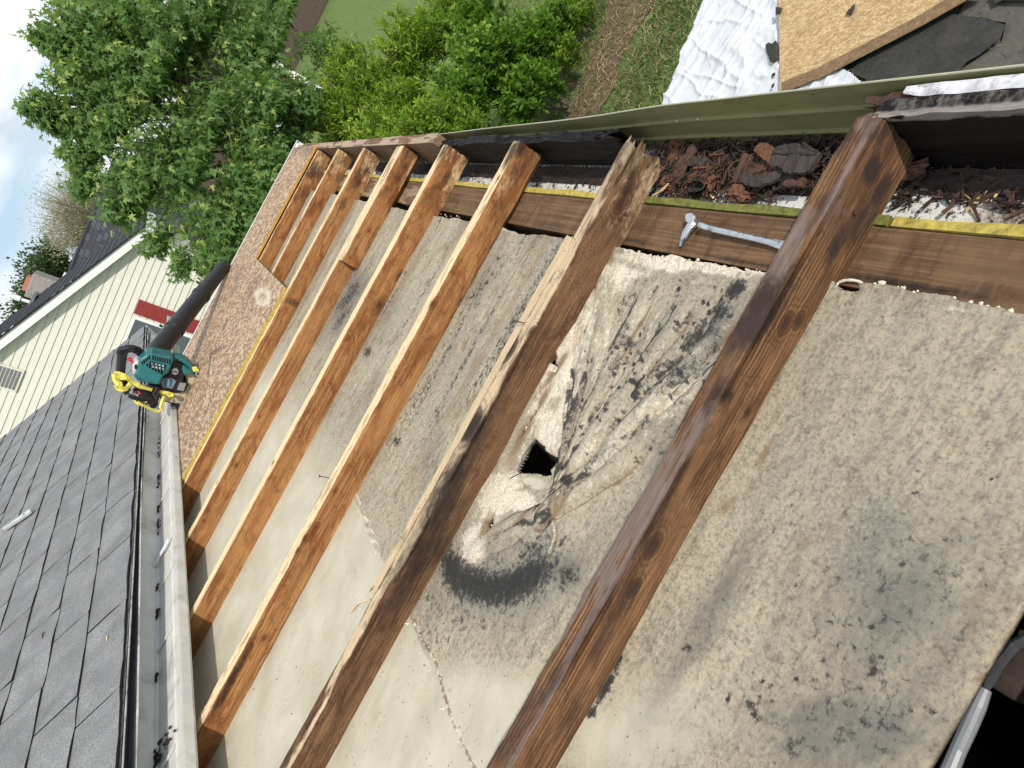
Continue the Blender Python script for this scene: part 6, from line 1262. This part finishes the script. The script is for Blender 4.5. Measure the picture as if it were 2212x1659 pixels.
    c = at((88,668), 14.0); bx = MB(); bx.box((c[0]-.16, 13.8, c[2]-.30),(c[0]+.16, 14.2, c[2]+.12)); bx.build('roof_vent', M['slot'], nh, world=True); bx = MB(); bx.box((c[0]-.21, 13.75, c[2]+.12),(c[0]+.22, 14.25, c[2]+.17)); bx.build('vent_cap', M['louver'], nh, world=True)
    bx = MB(); bx.box((c[0]+.165, 13.8, c[2]-.10),(c[0]+.175, 14.2, c[2]+.02)); bx.build('vent_side', M['white_trim'], nh, world=True)
    c = at((62,652), 14.3); c2 = at((34,645), 14.3); mb = MB(); mb.tube([c-(0,0,.3), (c[0],14.3,c2[2]-.05)], .028, 10); mb.tube([(c[0],14.3,c2[2]-.06),(c[0],14.3,c2[2]+.06)], [.05,.05], 10); mb.build('vent_pipe', M['white_trim'], nh, world=True)
    c = at((143,592), 17.0); mb = MB(); mb.box((c[0]-.1, 16.9, c[2]-.05),(c[0]+.03, 17.0, c[2]+.04)); mb.build('flashing', M['white_trim'], nh, world=True)
    c = at((105,622), 20.0); t0 = at((69,603), 20.0); t1 = at((58,600), 20.0); ch = thing('chimney_stack', 'grey rendered chimney with a red clay flue beyond the dark roof', 'chimney', (c[0], 20, c[2]-1), world=True)
    mb = MB(); mb.box((c[0]-.33, 19.7, c[2]-3.5),(c[0]+.27, 20.3, t0[2])); bevel(mb.build('stack', M['brick'], ch, world=True), .02); mb = MB(); mb.box((c[0]-.22, 19.8, t0[2]),(c[0]+.14, 20.1, t1[2])); mb.build('flue', M['clay'], ch, world=True)
nhouse()

# small far buildings glimpsed through the maple, fence across the lawn
def fence():
    t = thing('wooden_fence', 'tall weathered picket fence across the far side of the lawn', 'fence', (8, 29.3, GND), world=True)
    me = [];
    for k, m_ in enumerate(('fence','fence','fence_warm')):
        V = [(0,0,0),(.135,0,0),(.135,0,1.9),(.07,0,1.96),(0,0,1.9),(0,.02,0),(.135,.02,0),(.135,.02,1.9),(.07,.02,1.96),(0,.02,1.9)]; mm = bpy.data.meshes.new('picket'); mm.from_pydata(V, [], [(0,1,2,3,4),(9,8,7,6,5),(0,5,6,1),(1,6,7,2),(2,7,8,3),(3,8,9,4),(4,9,5,0)]); mm.materials.append(M[m_]); me.append(mm)
    r = random.Random(2); x = -2.0; i = 0
    while x < 22 and i < 160:
        o = bpy.data.objects.new('picket', me[r.choice((0,0,1,2)) if x > 8.5 else r.choice((0,1))]); link(o, t); o.location = Vector((x, 29.8-.51*(x-6.7)+r.uniform(-.01,.01), GND-.03))-t.location; o.rotation_euler = (0, r.gauss(0,.008), -.47); x += .142*cos(.47); i += 1
    for z in (.4, 1.5):
        mb = MB(); mb.prism([(-2,34.28,GND+z),(20,23.06,GND+z),(20,23.06,GND+z+.09),(-2,34.28,GND+z+.09)], (.02,.05,0)); mb.build('rail', M['fence'], t, world=True)
fence()
def shed():
    t = thing('garden_shed', 'pale sided shed with red door glimpsed through the maple leaves', 'shed', (5.5, 24, GND), world=True)
    c = onw((420,140),1,22.0); x0 = c[0]-1.2
    for i in range(16): mb = MB(); mb.add([(x0,22-.012,GND+i*.15),(x0+2.4,22-.012,GND+i*.15),(x0+2.4,22,GND+i*.15+.15),(x0,22,GND+i*.15+.15)], [(0,1,2,3)]); mb.build('siding_board', M['white_trim'], t, world=True)
    mb = MB(); mb.box((x0,22.01,GND),(x0+2.4,24.5,GND+2.4)); mb.build('wall', M['siding'], t, world=True)
    mb = MB(); mb.prism([(x0-.15,21.85,GND+2.4),(x0+2.55,21.85,GND+2.4),(x0+1.2,21.85,GND+3.2)], (0,2.8,0)); mb.build('roof', M['shingle_far'], t, world=True)
    mb = MB(); mb.box((x0+1.5,21.95,GND),(x0+2.2,21.985,GND+1.9)); mb.build('door', M['red'], t, world=True)
shed()
M['rim_pale'] = plain('pale_grey_twigs', (.26,.235,.17), .9)
def far_tree(name, label, P, y, rad, n, kind, mat, seed, size, trunk_h=3):
    c = onw(P, 1, y); t = thing(name, label, 'tree', (c[0], y, GND), world=True); r = np.random.default_rng(seed); mb = MB(); mb.tube([(c[0],y,GND),(c[0],y,c[2]-rad[2]*.3),(c[0]+.1,y,c[2]+rad[2]*.6)], [.18,.12,.02], 7); P_=[];D_=[]
    for i in range(n//14):
        v = r.normal(0,1,3); v /= np.linalg.norm(v); v[2] = v[2]*.6+.3; e = c+v*np.array(rad)*r.uniform(.5,1.05); s = c+np.array([0,0,-rad[2]*.5])+(e-c)*.2; mb.tube([s,(s+e)/2+r.normal(0,.08,3),e], [.02,.012,.004], 3, cap=False)
        for _ in range(14): f = r.uniform(.4,1.05); P_.append(s+(e-s)*f+r.normal(0,.12*rad[0],3)); D_.append((e-s)/np.linalg.norm(e-s)+r.normal(0,.5,3))
    mb.build('trunk', M['bark'] if mat == 'conifer' else M['rim_pale'], t, world=True); put_leaves('crown', np.array(P_), np.array(D_), size, kind, mat, t, seed, .0)
far_tree('budding_tree', 'hazy olive brown budding tree rising behind the slate roof', (195,470), 30, (1.75,1.4,2.0), 16000, 'diamond', 'twiggy', 31, .065)
far_tree('green_tree', 'distant green tree behind the chimney', (110,585), 34, (1.5,1.3,1.2), 5000, 'diamond', 'conifer', 32, .16)
far_tree('green_tree', 'distant green tree under the roof vent pipe', (70,660), 30, (1.0,1.0,.9), 2600, 'diamond', 'conifer', 33, .15)
for i, (x, y, lab) in enumerate(((3.2,36,'dark green round tree beyond the left end of the wooden fence'),(8,38,'dark green round tree beyond the middle of the wooden fence'),(14,34,'dark green round tree beyond the right half of the wooden fence'),(20,31,'dark green round tree beyond the right end of the wooden fence'))):
    t = thing('background_tree', lab, 'tree', (x, y, GND), world=True, group='background trees beyond the fence')
    r = np.random.default_rng(60+i); n = 1600; v = r.normal(0,1,(n,3)); v /= np.linalg.norm(v,axis=1)[:,None]; rad = np.array((2.2,1.6,1.1)); cc = np.array((x,y,GND+1.6)); P_ = cc+v*rad*r.uniform(.6,1.05,(n,1)); mb = MB(); mb.tube([(x,y,GND),(x,y,GND+2)], [.15,.06], 6); mb.build('trunk', M['bark'], t, world=True)
    put_leaves('crown', P_, v, .34, 'diamond', 'conifer', t, 70+i, .1)
